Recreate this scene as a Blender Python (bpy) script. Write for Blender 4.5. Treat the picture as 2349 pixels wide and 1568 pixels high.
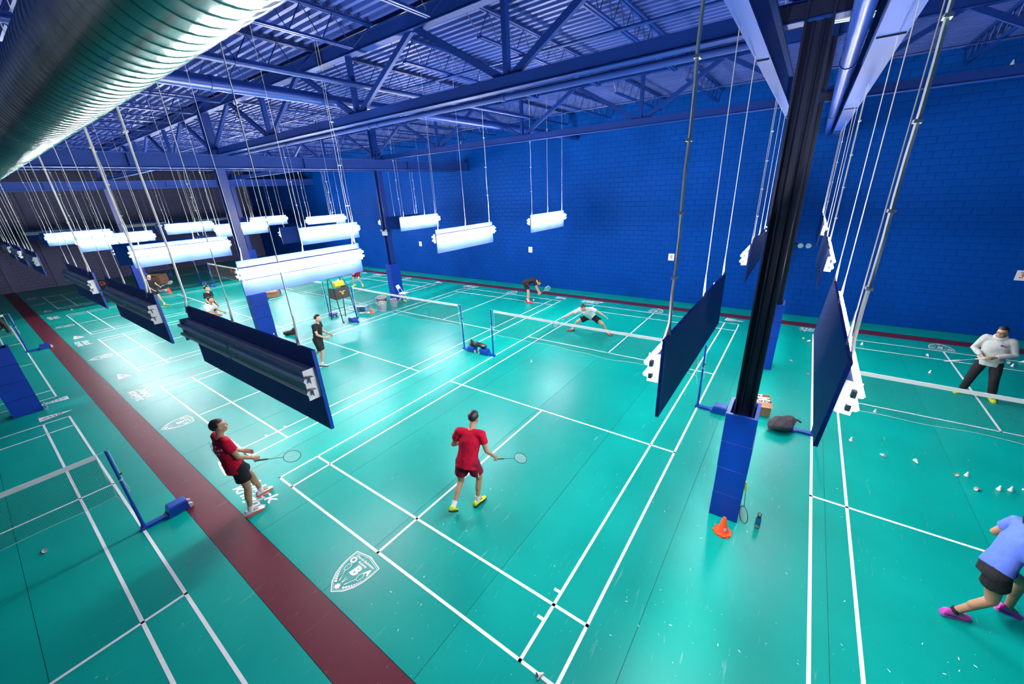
import bpy, bmesh, math, random
import numpy as np
from mathutils import Vector, Matrix, Euler

random.seed(7)
for _o in list(bpy.data.objects):
    bpy.data.objects.remove(_o)
SC = bpy.context.scene
COL = SC.collection

# ------------------------------------------------------------------ camera
# solved from the badminton court lines (13.40 x 6.10 m); frame 2349 x 1568
FW, FH, FPX = 2349.0, 1568.0, 896.5067
CAM = np.array([7.364, -2.174, 4.945])
RV = np.array([1.8862, 0.5701, -0.455])


def rodrigues(r):
    t = float(np.linalg.norm(r))
    k = r / t
    K = np.array([[0, -k[2], k[1]], [k[2], 0, -k[0]], [-k[1], k[0], 0]])
    return np.eye(3) + math.sin(t) * K + (1 - math.cos(t)) * K @ K


RC = rodrigues(RV)                      # rows: image right, image down, forward


def gp(u, v, z=0.0):
    """point on the horizontal plane at height z seen at photo pixel (u, v)"""
    d = RC.T @ np.array([(u - FW / 2) / FPX, (v - FH / 2) / FPX, 1.0])
    t = (z - CAM[2]) / d[2]
    p = CAM + t * d
    return float(p[0]), float(p[1])


cam_data = bpy.data.cameras.new('camera')
cam_data.sensor_width = 36.0
cam_data.lens = FPX / FW * 36.0
cam_data.clip_start = 0.05
cam = bpy.data.objects.new('camera', cam_data)
COL.objects.link(cam)
_m = Matrix.Identity(4)
for _i in range(3):
    _m[_i][0] = RC[0][_i]
    _m[_i][1] = -RC[1][_i]
    _m[_i][2] = -RC[2][_i]
    _m[_i][3] = CAM[_i]
cam.matrix_world = _m
SC.camera = cam

# ------------------------------------------------------------------ world, exposure
world = bpy.data.worlds.new('world')
SC.world = world
world.use_nodes = True
world.node_tree.nodes['Background'].inputs[0].default_value = (0.35, 0.45, 0.8, 1)
world.node_tree.nodes['Background'].inputs[1].default_value = 0.0
SC.view_settings.view_transform = 'Standard'
SC.view_settings.look = 'None'
SC.view_settings.gamma = 1.0
SC.view_settings.use_curve_mapping = False
SC.view_settings.exposure = 0.0
TUBE_POWER = 345.0                      # radiance of a lit fluorescent tube
try:
    SC.cycles.max_bounces = 4
    SC.cycles.diffuse_bounces = 2
    SC.cycles.glossy_bounces = 2
    SC.cycles.transparent_max_bounces = 8
    SC.cycles.sample_clamp_indirect = 6.0
    SC.cycles.use_adaptive_sampling = True
    SC.cycles.adaptive_threshold = 0.08
    SC.cycles.light_sampling_threshold = 0.03
    SC.cycles.caustics_reflective = False
    SC.cycles.caustics_refractive = False
except Exception:
    pass


# ------------------------------------------------------------------ materials
MATS = {}


def mat(name, col, rough=0.6, metal=0.0, spec=0.5, noise=0.0, nscale=8.0, bump=0.0, bscale=60.0,
        emit=0.0, trans=0.0, alpha=1.0, coat=0.0, rnoise=0.0, island=0.0):
    """principled material; colour is linear rgb, varied by procedural noise"""
    if name in MATS:
        return MATS[name]
    m = bpy.data.materials.new(name)
    m.use_nodes = True
    nt = m.node_tree
    b = nt.nodes['Principled BSDF']
    b.inputs['Base Color'].default_value = (*col, 1)
    b.inputs['Roughness'].default_value = rough
    b.inputs['Metallic'].default_value = metal
    b.inputs['Specular IOR Level'].default_value = spec
    if coat:
        b.inputs['Coat Weight'].default_value = coat
        b.inputs['Coat Roughness'].default_value = 0.2
    if trans:
        b.inputs['Transmission Weight'].default_value = trans
    if emit:
        b.inputs['Emission Color'].default_value = (*col, 1)
        b.inputs['Emission Strength'].default_value = emit
    if noise or bump or rnoise:
        tc = nt.nodes.new('ShaderNodeTexCoord')
        n = nt.nodes.new('ShaderNodeTexNoise')
        n.inputs['Scale'].default_value = nscale
        n.inputs['Detail'].default_value = 5
        nt.links.new(tc.outputs['Object'], n.inputs['Vector'])
    if noise:
        mr = nt.nodes.new('ShaderNodeMapRange')
        mr.inputs[1].default_value = 0.3
        mr.inputs[2].default_value = 0.7
        mr.inputs[3].default_value = 1 - noise
        mr.inputs[4].default_value = 1 + noise
        nt.links.new(n.outputs['Fac'], mr.inputs[0])
        mx = nt.nodes.new('ShaderNodeVectorMath')
        mx.operation = 'SCALE'
        mx.inputs[0].default_value = col
        nt.links.new(mr.outputs[0], mx.inputs['Scale'])
        nt.links.new(mx.outputs[0], b.inputs['Base Color'])
    if rnoise:
        mr2 = nt.nodes.new('ShaderNodeMapRange')
        mr2.inputs[1].default_value = 0.3
        mr2.inputs[2].default_value = 0.7
        mr2.inputs[3].default_value = max(0.02, rough - rnoise)
        mr2.inputs[4].default_value = rough + rnoise
        nt.links.new(n.outputs['Fac'], mr2.inputs[0])
        nt.links.new(mr2.outputs[0], b.inputs['Roughness'])
    if bump:
        n2 = nt.nodes.new('ShaderNodeTexNoise')
        n2.inputs['Scale'].default_value = bscale
        n2.inputs['Detail'].default_value = 3
        nt.links.new(tc.outputs['Object'], n2.inputs['Vector'])
        bp = nt.nodes.new('ShaderNodeBump')
        bp.inputs['Strength'].default_value = bump
        bp.inputs['Distance'].default_value = 0.004
        nt.links.new(n2.outputs['Fac'], bp.inputs['Height'])
        nt.links.new(bp.outputs[0], b.inputs['Normal'])
    MATS[name] = m
    return m


def floor_mat_material(name, col, rough, scuff):
    """vinyl court mat: fine grain, per-roll tone, light scuffs and drag streaks"""
    m = bpy.data.materials.new(name)
    m.use_nodes = True
    nt = m.node_tree
    b = nt.nodes['Principled BSDF']
    geo = nt.nodes.new('ShaderNodeNewGeometry')
    oi = nt.nodes.new('ShaderNodeObjectInfo')
    n1 = nt.nodes.new('ShaderNodeTexNoise')
    n1.inputs['Scale'].default_value = 0.7
    n1.inputs['Detail'].default_value = 6
    nt.links.new(geo.outputs['Position'], n1.inputs['Vector'])
    mr = nt.nodes.new('ShaderNodeMapRange')
    mr.inputs[1].default_value = 0.3
    mr.inputs[2].default_value = 0.7
    mr.inputs[3].default_value = 0.90
    mr.inputs[4].default_value = 1.08
    nt.links.new(n1.outputs['Fac'], mr.inputs[0])
    tone = nt.nodes.new('ShaderNodeMapRange')
    tone.inputs[3].default_value = 0.95
    tone.inputs[4].default_value = 1.05
    nt.links.new(oi.outputs['Random'], tone.inputs[0])
    mul = nt.nodes.new('ShaderNodeMath')
    mul.operation = 'MULTIPLY'
    nt.links.new(mr.outputs[0], mul.inputs[0])
    nt.links.new(tone.outputs[0], mul.inputs[1])
    sc = nt.nodes.new('ShaderNodeVectorMath')
    sc.operation = 'SCALE'
    sc.inputs[0].default_value = col
    nt.links.new(mul.outputs[0], sc.inputs['Scale'])
    # thin scuff streaks
    mp = nt.nodes.new('ShaderNodeMapping')
    mp.inputs['Rotation'].default_value = (0, 0, 0.5)
    mp.inputs['Scale'].default_value = (9.0, 0.9, 1.0)
    nt.links.new(geo.outputs['Position'], mp.inputs['Vector'])
    n2 = nt.nodes.new('ShaderNodeTexNoise')
    n2.inputs['Scale'].default_value = 2.2
    n2.inputs['Detail'].default_value = 9
    n2.inputs['Distortion'].default_value = 1.6
    nt.links.new(mp.outputs[0], n2.inputs['Vector'])
    rr = nt.nodes.new('ShaderNodeMapRange')
    rr.inputs[1].default_value = 0.66
    rr.inputs[2].default_value = 0.76
    rr.inputs[3].default_value = 0.0
    rr.inputs[4].default_value = scuff
    nt.links.new(n2.outputs['Fac'], rr.inputs[0])
    mix = nt.nodes.new('ShaderNodeMix')
    mix.data_type = 'RGBA'
    nt.links.new(rr.outputs[0], mix.inputs['Factor'])
    nt.links.new(sc.outputs[0], mix.inputs['A'])
    mix.inputs['B'].default_value = (0.45, 0.62, 0.58, 1)
    nt.links.new(mix.outputs['Result'], b.inputs['Base Color'])
    r2 = nt.nodes.new('ShaderNodeMapRange')
    r2.inputs[1].default_value = 0.3
    r2.inputs[2].default_value = 0.7
    r2.inputs[3].default_value = rough - 0.015
    r2.inputs[4].default_value = rough + 0.02
    nt.links.new(n1.outputs['Fac'], r2.inputs[0])
    nt.links.new(r2.outputs[0], b.inputs['Roughness'])
    n3 = nt.nodes.new('ShaderNodeTexNoise')
    n3.inputs['Scale'].default_value = 260
    nt.links.new(geo.outputs['Position'], n3.inputs['Vector'])
    bp = nt.nodes.new('ShaderNodeBump')
    bp.inputs['Strength'].default_value = 0.12
    bp.inputs['Distance'].default_value = 0.002
    nt.links.new(n3.outputs['Fac'], bp.inputs['Height'])
    nt.links.new(bp.outputs[0], b.inputs['Normal'])
    b.inputs['Specular IOR Level'].default_value = 0.17
    MATS[name] = m
    return m


M_TEAL = floor_mat_material('teal_vinyl', (0.0004, 0.310, 0.255), 0.35, 0.24)
M_RED = floor_mat_material('maroon_vinyl', (0.115, 0.018, 0.031), 0.42, 0.12)
M_UNDER = mat('underlay', (0.004, 0.06, 0.05), 0.8)
M_LINE = mat('line_paint', (0.80, 0.80, 0.80), 0.45, noise=0.05, nscale=5)
M_WALL = mat('blue_block_paint', (0.0003, 0.052, 0.30), 0.6, spec=0.06, noise=0.10, nscale=0.9, bump=0.35, bscale=45)
M_MORTAR = mat('blue_joint', (0.0003, 0.043, 0.25), 0.7, spec=0.05)
M_LWALL = mat('slate_block_paint', (0.075, 0.075, 0.175), 0.6, noise=0.12, nscale=0.8, bump=0.5, bscale=45)
M_LMORTAR = mat('slate_joint', (0.035, 0.035, 0.085), 0.8)
M_DECK = mat('blue_deck_paint', (0.036, 0.072, 0.31), 0.42, noise=0.10, nscale=1.5)
M_STEEL = mat('blue_steel_paint', (0.003, 0.028, 0.20), 0.36, noise=0.08, nscale=2)
M_TRUSS = mat('truss_paint', (0.003, 0.028, 0.19), 0.52, spec=0.25, noise=0.08, nscale=2)
M_FRONTW = mat('front_wall_bounce', (0.48, 0.50, 0.54), 0.7)  # unseen wall behind the camera, made pale to bounce fill onto the lamp boards
M_GIRD = mat('girder_paint', (0.012, 0.046, 0.24), 0.55, spec=0.2, noise=0.10, nscale=1.2)
M_DKCOL = mat('navy_column_paint', (0.004, 0.008, 0.034), 0.5, noise=0.1, nscale=2)
M_PAD = mat('blue_pad_vinyl', (0.0010, 0.038, 0.33), 0.45, spec=0.3, noise=0.05, nscale=3, bump=0.15, bscale=25)
M_BOARD = mat('blue_board_paint', (0.034, 0.070, 0.32), 0.6, spec=0.3, noise=0.08, nscale=2)
M_WHITE = mat('white_enamel', (0.72, 0.72, 0.74), 0.35)
M_HOUSE = mat('lamp_housing_white', (0.86, 0.86, 0.88), 0.45)
M_TUBE_OFF = mat('tube_glass_unlit', (0.84, 0.85, 0.88), 0.2)
M_TUBE_ON = mat('tube_glass_lit', (1.0, 0.98, 0.97), 0.3, emit=TUBE_POWER)
M_ROPE = mat('white_rope', (0.66, 0.65, 0.64), 0.7)
M_BX = mat('armoured_cable', (0.76, 0.75, 0.73), 0.45, metal=0.0)
M_GALV = mat('galvanised_duct', (0.50, 0.51, 0.50), 0.23, metal=1.0, noise=0.12, nscale=4, rnoise=0.05)
M_POST = mat('blue_post_enamel', (0.002, 0.045, 0.36), 0.3, coat=0.3)
M_NET = mat('net_thread', (0.050, 0.030, 0.030), 0.9)
M_TAPE = mat('net_tape', (0.74, 0.74, 0.74), 0.6)
M_BLACK = mat('black_fabric', (0.012, 0.012, 0.014), 0.75, noise=0.3, nscale=9)
M_BLKSTEEL = mat('black_steel', (0.012, 0.013, 0.013), 0.4)
M_ORANGE = mat('cone_orange', (0.85, 0.085, 0.02), 0.4)
M_FEATHER = mat('goose_feather', (0.78, 0.77, 0.72), 0.7)
M_CORK = mat('cork_white', (0.80, 0.78, 0.72), 0.5)
M_CARD = mat('cardboard', (0.36, 0.19, 0.10), 0.8, noise=0.1, nscale=6)
M_WHEEL = mat('grey_wheel', (0.62, 0.62, 0.60), 0.5)


# ------------------------------------------------------------------ mesh helpers
class MB:
    """collects shapes; build() links them as one mesh object"""

    def __init__(self):
        self.v, self.f, self.m = [], [], []
        self.cur = 0

    def add(self, verts, faces):
        o = len(self.v)
        self.v += [tuple(map(float, p)) for p in verts]
        self.f += [tuple(i + o for i in q) for q in faces]
        self.m += [self.cur] * len(faces)
        return self

    def box(self, x0, x1, y0, y1, z0, z1):
        v = [(x0, y0, z0), (x1, y0, z0), (x1, y1, z0), (x0, y1, z0),
             (x0, y0, z1), (x1, y0, z1), (x1, y1, z1), (x0, y1, z1)]
        return self.add(v, [(0, 3, 2, 1), (4, 5, 6, 7), (0, 1, 5, 4), (1, 2, 6, 5), (2, 3, 7, 6), (3, 0, 4, 7)])

    def bar(self, a, b, w, h, up=(0, 0, 1)):
        """rectangular bar from a to b, w across, h along up"""
        a, b = Vector(a), Vector(b)
        d = (b - a).normalized()
        u = Vector(up)
        s = d.cross(u)
        if s.length < 1e-5:
            s = d.cross(Vector((1, 0, 0)))
        s.normalize()
        u = s.cross(d)
        s, u = s * w / 2, u * h / 2
        v = [a - s - u, a + s - u, a + s + u, a - s + u, b - s - u, b + s - u, b + s + u, b - s + u]
        return self.add(v, [(0, 3, 2, 1), (4, 5, 6, 7), (0, 1, 5, 4), (1, 2, 6, 5), (2, 3, 7, 6), (3, 0, 4, 7)])

    def tube(self, pts, r, n=8, caps=True):
        """round tube through pts; r is a number or one radius per point"""
        pts = [Vector(p) for p in pts]
        rs = r if isinstance(r, (list, tuple)) else [r] * len(pts)
        d0 = (pts[1] - pts[0]).normalized()
        ref = Vector((0, 0, 1)) if abs(d0.z) < 0.9 else Vector((1, 0, 0))
        s = d0.cross(ref).normalized()
        vs, fs = [], []
        for i, p in enumerate(pts):
            if i == 0:
                d = pts[1] - pts[0]
            elif i == len(pts) - 1:
                d = pts[-1] - pts[-2]
            else:
                d = (pts[i + 1] - p).normalized() + (p - pts[i - 1]).normalized()
            d = d.normalized() if d.length > 1e-9 else d0
            s = (s - d * s.dot(d))
            s = s.normalized() if s.length > 1e-6 else d.orthogonal().normalized()
            t = d.cross(s)
            for k in range(n):
                a = 2 * math.pi * k / n
                vs.append(p + (s * math.cos(a) + t * math.sin(a)) * rs[i])
        for i in range(len(pts) - 1):
            for k in range(n):
                k2 = (k + 1) % n
                fs.append((i * n + k, i * n + k2, (i + 1) * n + k2, (i + 1) * n + k))
        if caps:
            fs.append(tuple(reversed(range(n))))
            o = (len(pts) - 1) * n
            fs.append(tuple(o + k for k in range(n)))
        return self.add(vs, fs)

    def lathe(self, prof, n=16, c=(0, 0, 0), caps=True):
        """(radius, z) profile turned about the vertical through c"""
        vs, fs = [], []
        for r, z in prof:
            for k in range(n):
                a = 2 * math.pi * k / n
                vs.append((c[0] + r * math.cos(a), c[1] + r * math.sin(a), c[2] + z))
        for i in range(len(prof) - 1):
            for k in range(n):
                k2 = (k + 1) % n
                fs.append((i * n + k, i * n + k2, (i + 1) * n + k2, (i + 1) * n + k))
        if caps:
            fs.append(tuple(reversed(range(n))))
            o = (len(prof) - 1) * n
            fs.append(tuple(o + k for k in range(n)))
        return self.add(vs, fs)

    def prism(self, poly, z0, z1):
        """polygon in x, y drawn up from z0 to z1"""
        n = len(poly)
        vs = [(p[0], p[1], z0) for p in poly] + [(p[0], p[1], z1) for p in poly]
        fs = [tuple(reversed(range(n))), tuple(range(n, 2 * n))]
        for k in range(n):
            k2 = (k + 1) % n
            fs.append((k, k2, n + k2, n + k))
        return self.add(vs, fs)

    def sphere(self, c, rx, ry=None, rz=None, n=12, m=8):
        ry = rx if ry is None else ry
        rz = rx if rz is None else rz
        vs, fs = [(c[0], c[1], c[2] - rz)], []
        for i in range(1, m):
            p = -math.pi / 2 + math.pi * i / m
            for k in range(n):
                a = 2 * math.pi * k / n
                vs.append((c[0] + rx * math.cos(p) * math.cos(a), c[1] + ry * math.cos(p) * math.sin(a), c[2] + rz * math.sin(p)))
        vs.append((c[0], c[1], c[2] + rz))
        for k in range(n):
            fs.append((0, 1 + (k + 1) % n, 1 + k))
        for i in range(m - 2):
            for k in range(n):
                k2 = (k + 1) % n
                a = 1 + i * n
                fs.append((a + k, a + k2, a + n + k2, a + n + k))
        t = len(vs) - 1
        o = 1 + (m - 2) * n
        for k in range(n):
            fs.append((o + k, o + (k + 1) % n, t))
        return self.add(vs, fs)

    def mesh(self, name, mats, smooth=False):
        me = bpy.data.meshes.new(name)
        me.from_pydata(self.v, [], self.f)
        mats = mats if isinstance(mats, (list, tuple)) else [mats]
        for x in mats:
            me.materials.append(x)
        if len(mats) > 1:
            me.polygons.foreach_set('material_index', self.m)
        if smooth:
            me.polygons.foreach_set('use_smooth', [True] * len(me.polygons))
            try:
                me.set_sharp_from_angle(angle=math.radians(40 if smooth is True else smooth))
            except Exception:
                pass
        me.update()
        return me

    def build(self, name, mats, parent=None, smooth=False):
        return link(name, self.mesh(name, mats, smooth), parent)


def link(name, me, parent=None):
    o = bpy.data.objects.new(name, me)
    COL.objects.link(o)
    if parent is not None:
        o.parent = parent
    return o


def tag(o, label=None, cat=None, group=None, kind=None):
    if label:
        o['label'] = label
    if cat:
        o['category'] = cat
    if group:
        o['group'] = group
    if kind:
        o['kind'] = kind
    return o


def thing(name, label, cat, loc=(0, 0, 0), rotz=0.0, group=None):
    o = bpy.data.objects.new(name, None)
    o.empty_display_size = 0.2
    COL.objects.link(o)
    o.location = loc
    o.rotation_euler = (0, 0, rotz)
    return tag(o, label, cat, group)


def copy_tree(o, parent=None):
    c = o.copy()
    COL.objects.link(c)
    c.parent = parent
    for ch in list(o.children):
        copy_tree(ch, c)
    return c


def text_mesh(s, size=1.0, shear=0.0, extrude=0.0, offset=0.0, spacing=1.0):
    """flat letters as verts and faces, centred on the origin in x, y"""
    cu = bpy.data.curves.new('lettering', 'FONT')
    cu.body = s
    cu.size = size
    cu.shear = shear
    cu.extrude = extrude
    cu.offset = offset
    cu.space_character = spacing
    cu.align_x = 'CENTER'
    cu.align_y = 'CENTER'
    cu.resolution_u = 3
    ob = bpy.data.objects.new('lettering', cu)
    COL.objects.link(ob)
    dg = bpy.context.evaluated_depsgraph_get()
    me = ob.evaluated_get(dg).to_mesh()
    vs = [tuple(v.co) for v in me.vertices]
    fs = [tuple(p.vertices) for p in me.polygons]
    ob.evaluated_get(dg).to_mesh_clear()
    bpy.data.objects.remove(ob)
    bpy.data.curves.remove(cu)
    return vs, fs

# ------------------------------------------------------------------ setting: floor
X0, X1, Y0, Y1 = -35.5, 17.0, -11.0, 15.45
CEIL = 7.92
YR0, YR1 = -1.315, -0.80               # maroon strip in front of the court row
YF0, YF1 = 14.10, 14.60                # maroon strip along the far wall

floor = tag(MB().box(X0, X1, Y0, Y1, -0.12, -0.006).build('floor', M_UNDER), kind='structure')


def mat_strip(x0, x1, y0, y1, m):
    g = 0.003
    MB().box(x0 + g, x1 - g, y0 + g, y1 - g, -0.006, 0.0).build('floor_mat', m, floor)


x = X0
while x < X1 - 0.01:
    x2 = min(x + 1.83, X1)
    mat_strip(x, x2, YR1, YF0, M_TEAL)
    x = x2
x = X0
while x < X1 - 0.01:                    # long rolls laid along the row
    x2 = min(x + 14.6, X1)
    mat_strip(x, x2, YR0, YR1, M_RED)
    mat_strip(x, x2, YF0, YF1, M_RED)
    mat_strip(x, x2, YF1, Y1, M_TEAL)
    x = x2
y = YR0
while y > Y0 + 0.01:
    y2 = max(y - 1.83, Y0)
    mat_strip(X0, X1, y2, y, M_TEAL)
    y = y2

# court lines: 40 mm tape lying on the mats, every line an object of its own
LZ = 0.0016


def court(x0, y0, turned=False):
    W, L, e = 6.10, 13.40, 0.04

    def ln(a0, a1, b0, b1):             # a across the width, b along the length
        if turned:
            r = (x0 + b0, x0 + b1, y0 - a1, y0 - a0)
        else:
            r = (x0 + a0, x0 + a1, y0 + b0, y0 + b1)
        MB().box(r[0], r[1], r[2], r[3], 0.0, LZ).build('court_line', M_LINE, floor)
    for a in (0, 0.46, W - 0.46 - e, W - e):
        ln(a, a + e, 0, L)
    n, s = L / 2, 1.98
    ln(W / 2 - e / 2, W / 2 + e / 2, 0, n - s)
    ln(W / 2 - e / 2, W / 2 + e / 2, n + s, L)
    for b in (0, 0.76, n - s - e, n + s, L - 0.76 - e, L - e):
        ln(0, W, b, b + e)
    # serving marks on the singles side lines
    for bb in (0.53, 0.95):
        for a in (W - 0.46 - e - 0.08,):
            ln(a, a + 0.08, bb, bb + e)


CX = {'A': 0.0, 'B': -7.307, 'C': -15.51, 'D': -22.82, 'E': -31.19, 'H': 8.22}
for k in CX:
    court(CX[k], 0.0)
FX, GX, FY = -7.345, -22.73, -1.85
court(FX, FY, True)
court(GX, FY, True)

# ------------------------------------------------------------------ walls of painted block


def block_wall(name, horiz, a0, a1, zt, plane, mblock, mjoint, depth_dir, singles=0):
    """running-bond block wall; horiz 0: along x facing -y, 1: along y facing +x"""
    bw, bh, j, d = 0.40, 0.20, 0.010, 0.007
    mb = MB()
    if horiz == 0:
        mb.box(a0 - 0.3, a1 + 0.3, plane, plane + 0.25, 0, zt)
    else:
        mb.box(plane - 0.25, plane, a0 - 0.3, a1 + 0.3, 0, zt)
    w = tag(mb.build(name, mjoint), kind='structure')
    cells = []
    r = 0
    z = 0.0
    while z < zt - 0.02:
        a = a0 - (0.2 if r % 2 else 0.0)
        while a < a1 - 0.02:
            b0, b1 = max(a, a0), min(a + bw, a1)
            if b1 - b0 > 0.05:
                cells.append((b0 + j / 2, b1 - j / 2, z + j / 2, min(z + bh, zt) - j / 2))
            a += bw
        z += bh
        r += 1

    def shape(m, b0, b1, z0, z1):
        c = 0.006
        if horiz == 0:
            v = [(b0, plane, z0), (b1, plane, z0), (b1, plane, z1), (b0, plane, z1),
                 (b0 + c, plane - d, z0 + c), (b1 - c, plane - d, z0 + c), (b1 - c, plane - d, z1 - c), (b0 + c, plane - d, z1 - c)]
        else:
            v = [(plane, b1, z0), (plane, b0, z0), (plane, b0, z1), (plane, b1, z1),
                 (plane + d, b1 - c, z0 + c), (plane + d, b0 + c, z0 + c), (plane + d, b0 + c, z1 - c), (plane + d, b1 - c, z1 - c)]
        m.add(v, [(4, 5, 6, 7), (0, 1, 5, 4), (1, 2, 6, 5), (2, 3, 7, 6), (3, 0, 4, 7)])

    if singles:
        def seen(c):
            p = np.array([(c[0] + c[1]) / 2, plane, (c[2] + c[3]) / 2]) if horiz == 0 else np.array([plane, (c[0] + c[1]) / 2, (c[2] + c[3]) / 2])
            q = RC @ (p - CAM)
            if q[2] <= 0.2:
                return 1e9
            u, v = FW / 2 + FPX * q[0] / q[2], FH / 2 + FPX * q[1] / q[2]
            if not (0 < u < FW and 0 < v < FH):
                return 1e9
            return q[2]
        cells.sort(key=seen)
        full = [c for c in cells if abs((c[1] - c[0]) - (bw - j)) < 1e-4 and abs((c[3] - c[2]) - (bh - j)) < 1e-4]
        pick = set(full[:singles])
        proto = None
        for c in full[:singles]:
            if proto is None:
                m = MB()
                pl0 = plane
                w2, h2 = (bw - j) / 2, (bh - j) / 2
                cc = 0.006
                v = [(-w2, 0, -h2), (w2, 0, -h2), (w2, 0, h2), (-w2, 0, h2),
                     (-w2 + cc, -d, -h2 + cc), (w2 - cc, -d, -h2 + cc), (w2 - cc, -d, h2 - cc), (-w2 + cc, -d, h2 - cc)]
                m.add(v, [(4, 5, 6, 7), (0, 1, 5, 4), (1, 2, 6, 5), (2, 3, 7, 6), (3, 0, 4, 7)])
                proto = m.mesh('block', mblock)
            o = link('block', proto, w)
            o.location = ((c[0] + c[1]) / 2, plane, (c[2] + c[3]) / 2)
        cells = [c for c in cells if c not in pick]
    m = MB()
    for c in cells:
        shape(m, *c)
    tag(m.build('blockwork', mblock, w), kind='stuff')
    return w


block_wall('wall_back', 0, X0, X1, CEIL + 0.05, Y1, M_WALL, M_MORTAR, -1, 300)
wl = block_wall('wall_left', 1, Y0, Y1, CEIL + 0.05, X0, M_LWALL, M_LMORTAR, 1, 0)
tag(MB().box(X1, X1 + 0.25, Y0, Y1, 0, CEIL).build('wall_right', M_WALL), kind='structure')
tag(MB().box(X0, X1, Y0 - 0.25, Y0, 0, CEIL).build('wall_front', M_FRONTW), kind='structure')
# piers and a ledge on the left wall
for i, (ya, yb) in enumerate(((-0.9, -0.55), (1.2, 1.9), (3.75, 4.0), (8.1, 8.35), (11.8, 12.1))):
    MB().box(X0, X0 + 0.09, ya, yb, 0, CEIL).build('pier', M_LWALL, wl)
MB().box(X0, X0 + 0.12, Y0, Y1, 4.72, 4.86).build('ledge', M_LWALL, wl)
MB().box(X0, X0 + 0.10, Y0, Y1, 6.85, 7.0).build('ledge', M_LWALL, wl)

# ------------------------------------------------------------------ ceiling: ribbed steel deck
mb = MB()
P, D = 0.20, 0.085
y = Y0
prof = []
while y < Y1:
    prof += [(y, CEIL + D), (y + 0.085, CEIL + D), (y + 0.105, CEIL), (y + 0.18, CEIL)]
    y += P
vs = []
for (yy, zz) in prof:
    vs += [(X0, yy, zz), (X1, yy, zz)]
fs = [(2 * i, 2 * i + 1, 2 * i + 3, 2 * i + 2) for i in range(len(prof) - 1)]
mb.add(vs, fs)
mb.box(X0, X1, Y0, Y1, CEIL + D + 0.02, CEIL + D + 0.1)
ceiling = tag(mb.build('ceiling', M_DECK), kind='structure')

# ------------------------------------------------------------------ steel: columns, girders, trusses, joists
COLX = [7.13, -8.67, -24.47]
COLY = [-2.47, 3.70, 9.95]
BAY = 15.8


def ibeam(m, a, b, w, h, tf, tw):
    """I section from a to b, upright web"""
    a, b = Vector(a), Vector(b)
    m.bar(a + Vector((0, 0, h / 2 - tf / 2)), b + Vector((0, 0, h / 2 - tf / 2)), w, tf)
    m.bar(a - Vector((0, 0, h / 2 - tf / 2)), b - Vector((0, 0, h / 2 - tf / 2)), w, tf)
    m.bar(a, b, tw, h - 2 * tf)


COL_LABEL = {
    (0, 1): 'dark steel column with blue crash pad between the right-hand courts, nearest the camera',
    (0, 2): 'steel column half hidden behind the big dark column, padded in blue at its foot',
    (1, 0): 'blue padded column at the left picture edge with a water bottle at its foot',
    (1, 1): 'blue padded column behind the two unlit lamp boards, backpack at its foot',
    (1, 2): 'blue padded column beside the white folding chair, emergency light on it',
    (2, 1): 'far left blue column behind the player in black and red',
    (2, 2): 'far blue column near the slate wall behind the lit lamp boards',
}
for ci, cx in enumerate(COLX):
    for ri, cy in enumerate(COLY):
        if (ci, ri) not in COL_LABEL:
            continue
        mcol = M_DKCOL if ci == 0 else M_STEEL
        t = thing('padded_column', COL_LABEL[(ci, ri)], 'column', (cx, cy, 0), 0, 'roof columns')
        m = MB()
        s = 0.125
        m.box(-s, -s + 0.022, -s, s, 0, CEIL)
        m.box(s - 0.022, s, -s, s, 0, CEIL)
        m.box(-s + 0.022, s - 0.022, -0.011, 0.011, 0, CEIL)
        m.build('shaft', mcol, t)
        MB().tube([(-0.05, -0.035, 1.6), (-0.05, -0.035, CEIL)], 0.017, 8).build('conduit', mcol, t, True)
        MB().tube([(0.045, -0.028, 1.6), (0.045, -0.028, CEIL)], 0.012, 8).build('conduit', mcol, t, True)
        hx, hy, th, sh = 0.195, 0.27, 0.045, 0.46
        seg = None
        for k in range(4):
            if seg is None:
                bm = bmesh.new()
                m = MB()
                z0, z1, c = 0.004, sh - 0.003, 0.002
                ring = lambda ax, ay, z: [(-ax, -ay, z), (ax, -ay, z), (ax, ay, z), (-ax, ay, z)]
                rows = [ring(hx - th, hy - th, z0), ring(hx - c, hy - c, z0), ring(hx, hy, z0 + c), ring(hx, hy, z1 - c), ring(hx - c, hy - c, z1), ring(hx - th, hy - th, z1)]
                vs = [p for r_ in rows for p in r_]
                fs = []
                for i in range(6):
                    i2 = (i + 1) % 6
                    for q in range(4):
                        q2 = (q + 1) % 4
                        fs.append((i * 4 + q, i * 4 + q2, i2 * 4 + q2, i2 * 4 + q))
                m.add(vs, fs)
                seg = m.mesh('pad_segment', M_PAD)
                bm.free()
            o = link('pad_segment', seg, t)
            o.location = (random.uniform(-.004, .004), random.uniform(-.004, .004), k * sh)
            o.scale = (1.0 + 0.02 * (k == 2), 1, 1)
        if ri in (1, 2):                # bracket under the twin girders
            MB().box(-0.62, 0.72, -0.09, 0.09, 6.42, 6.56).build('bracket', mcol, t)

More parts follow.
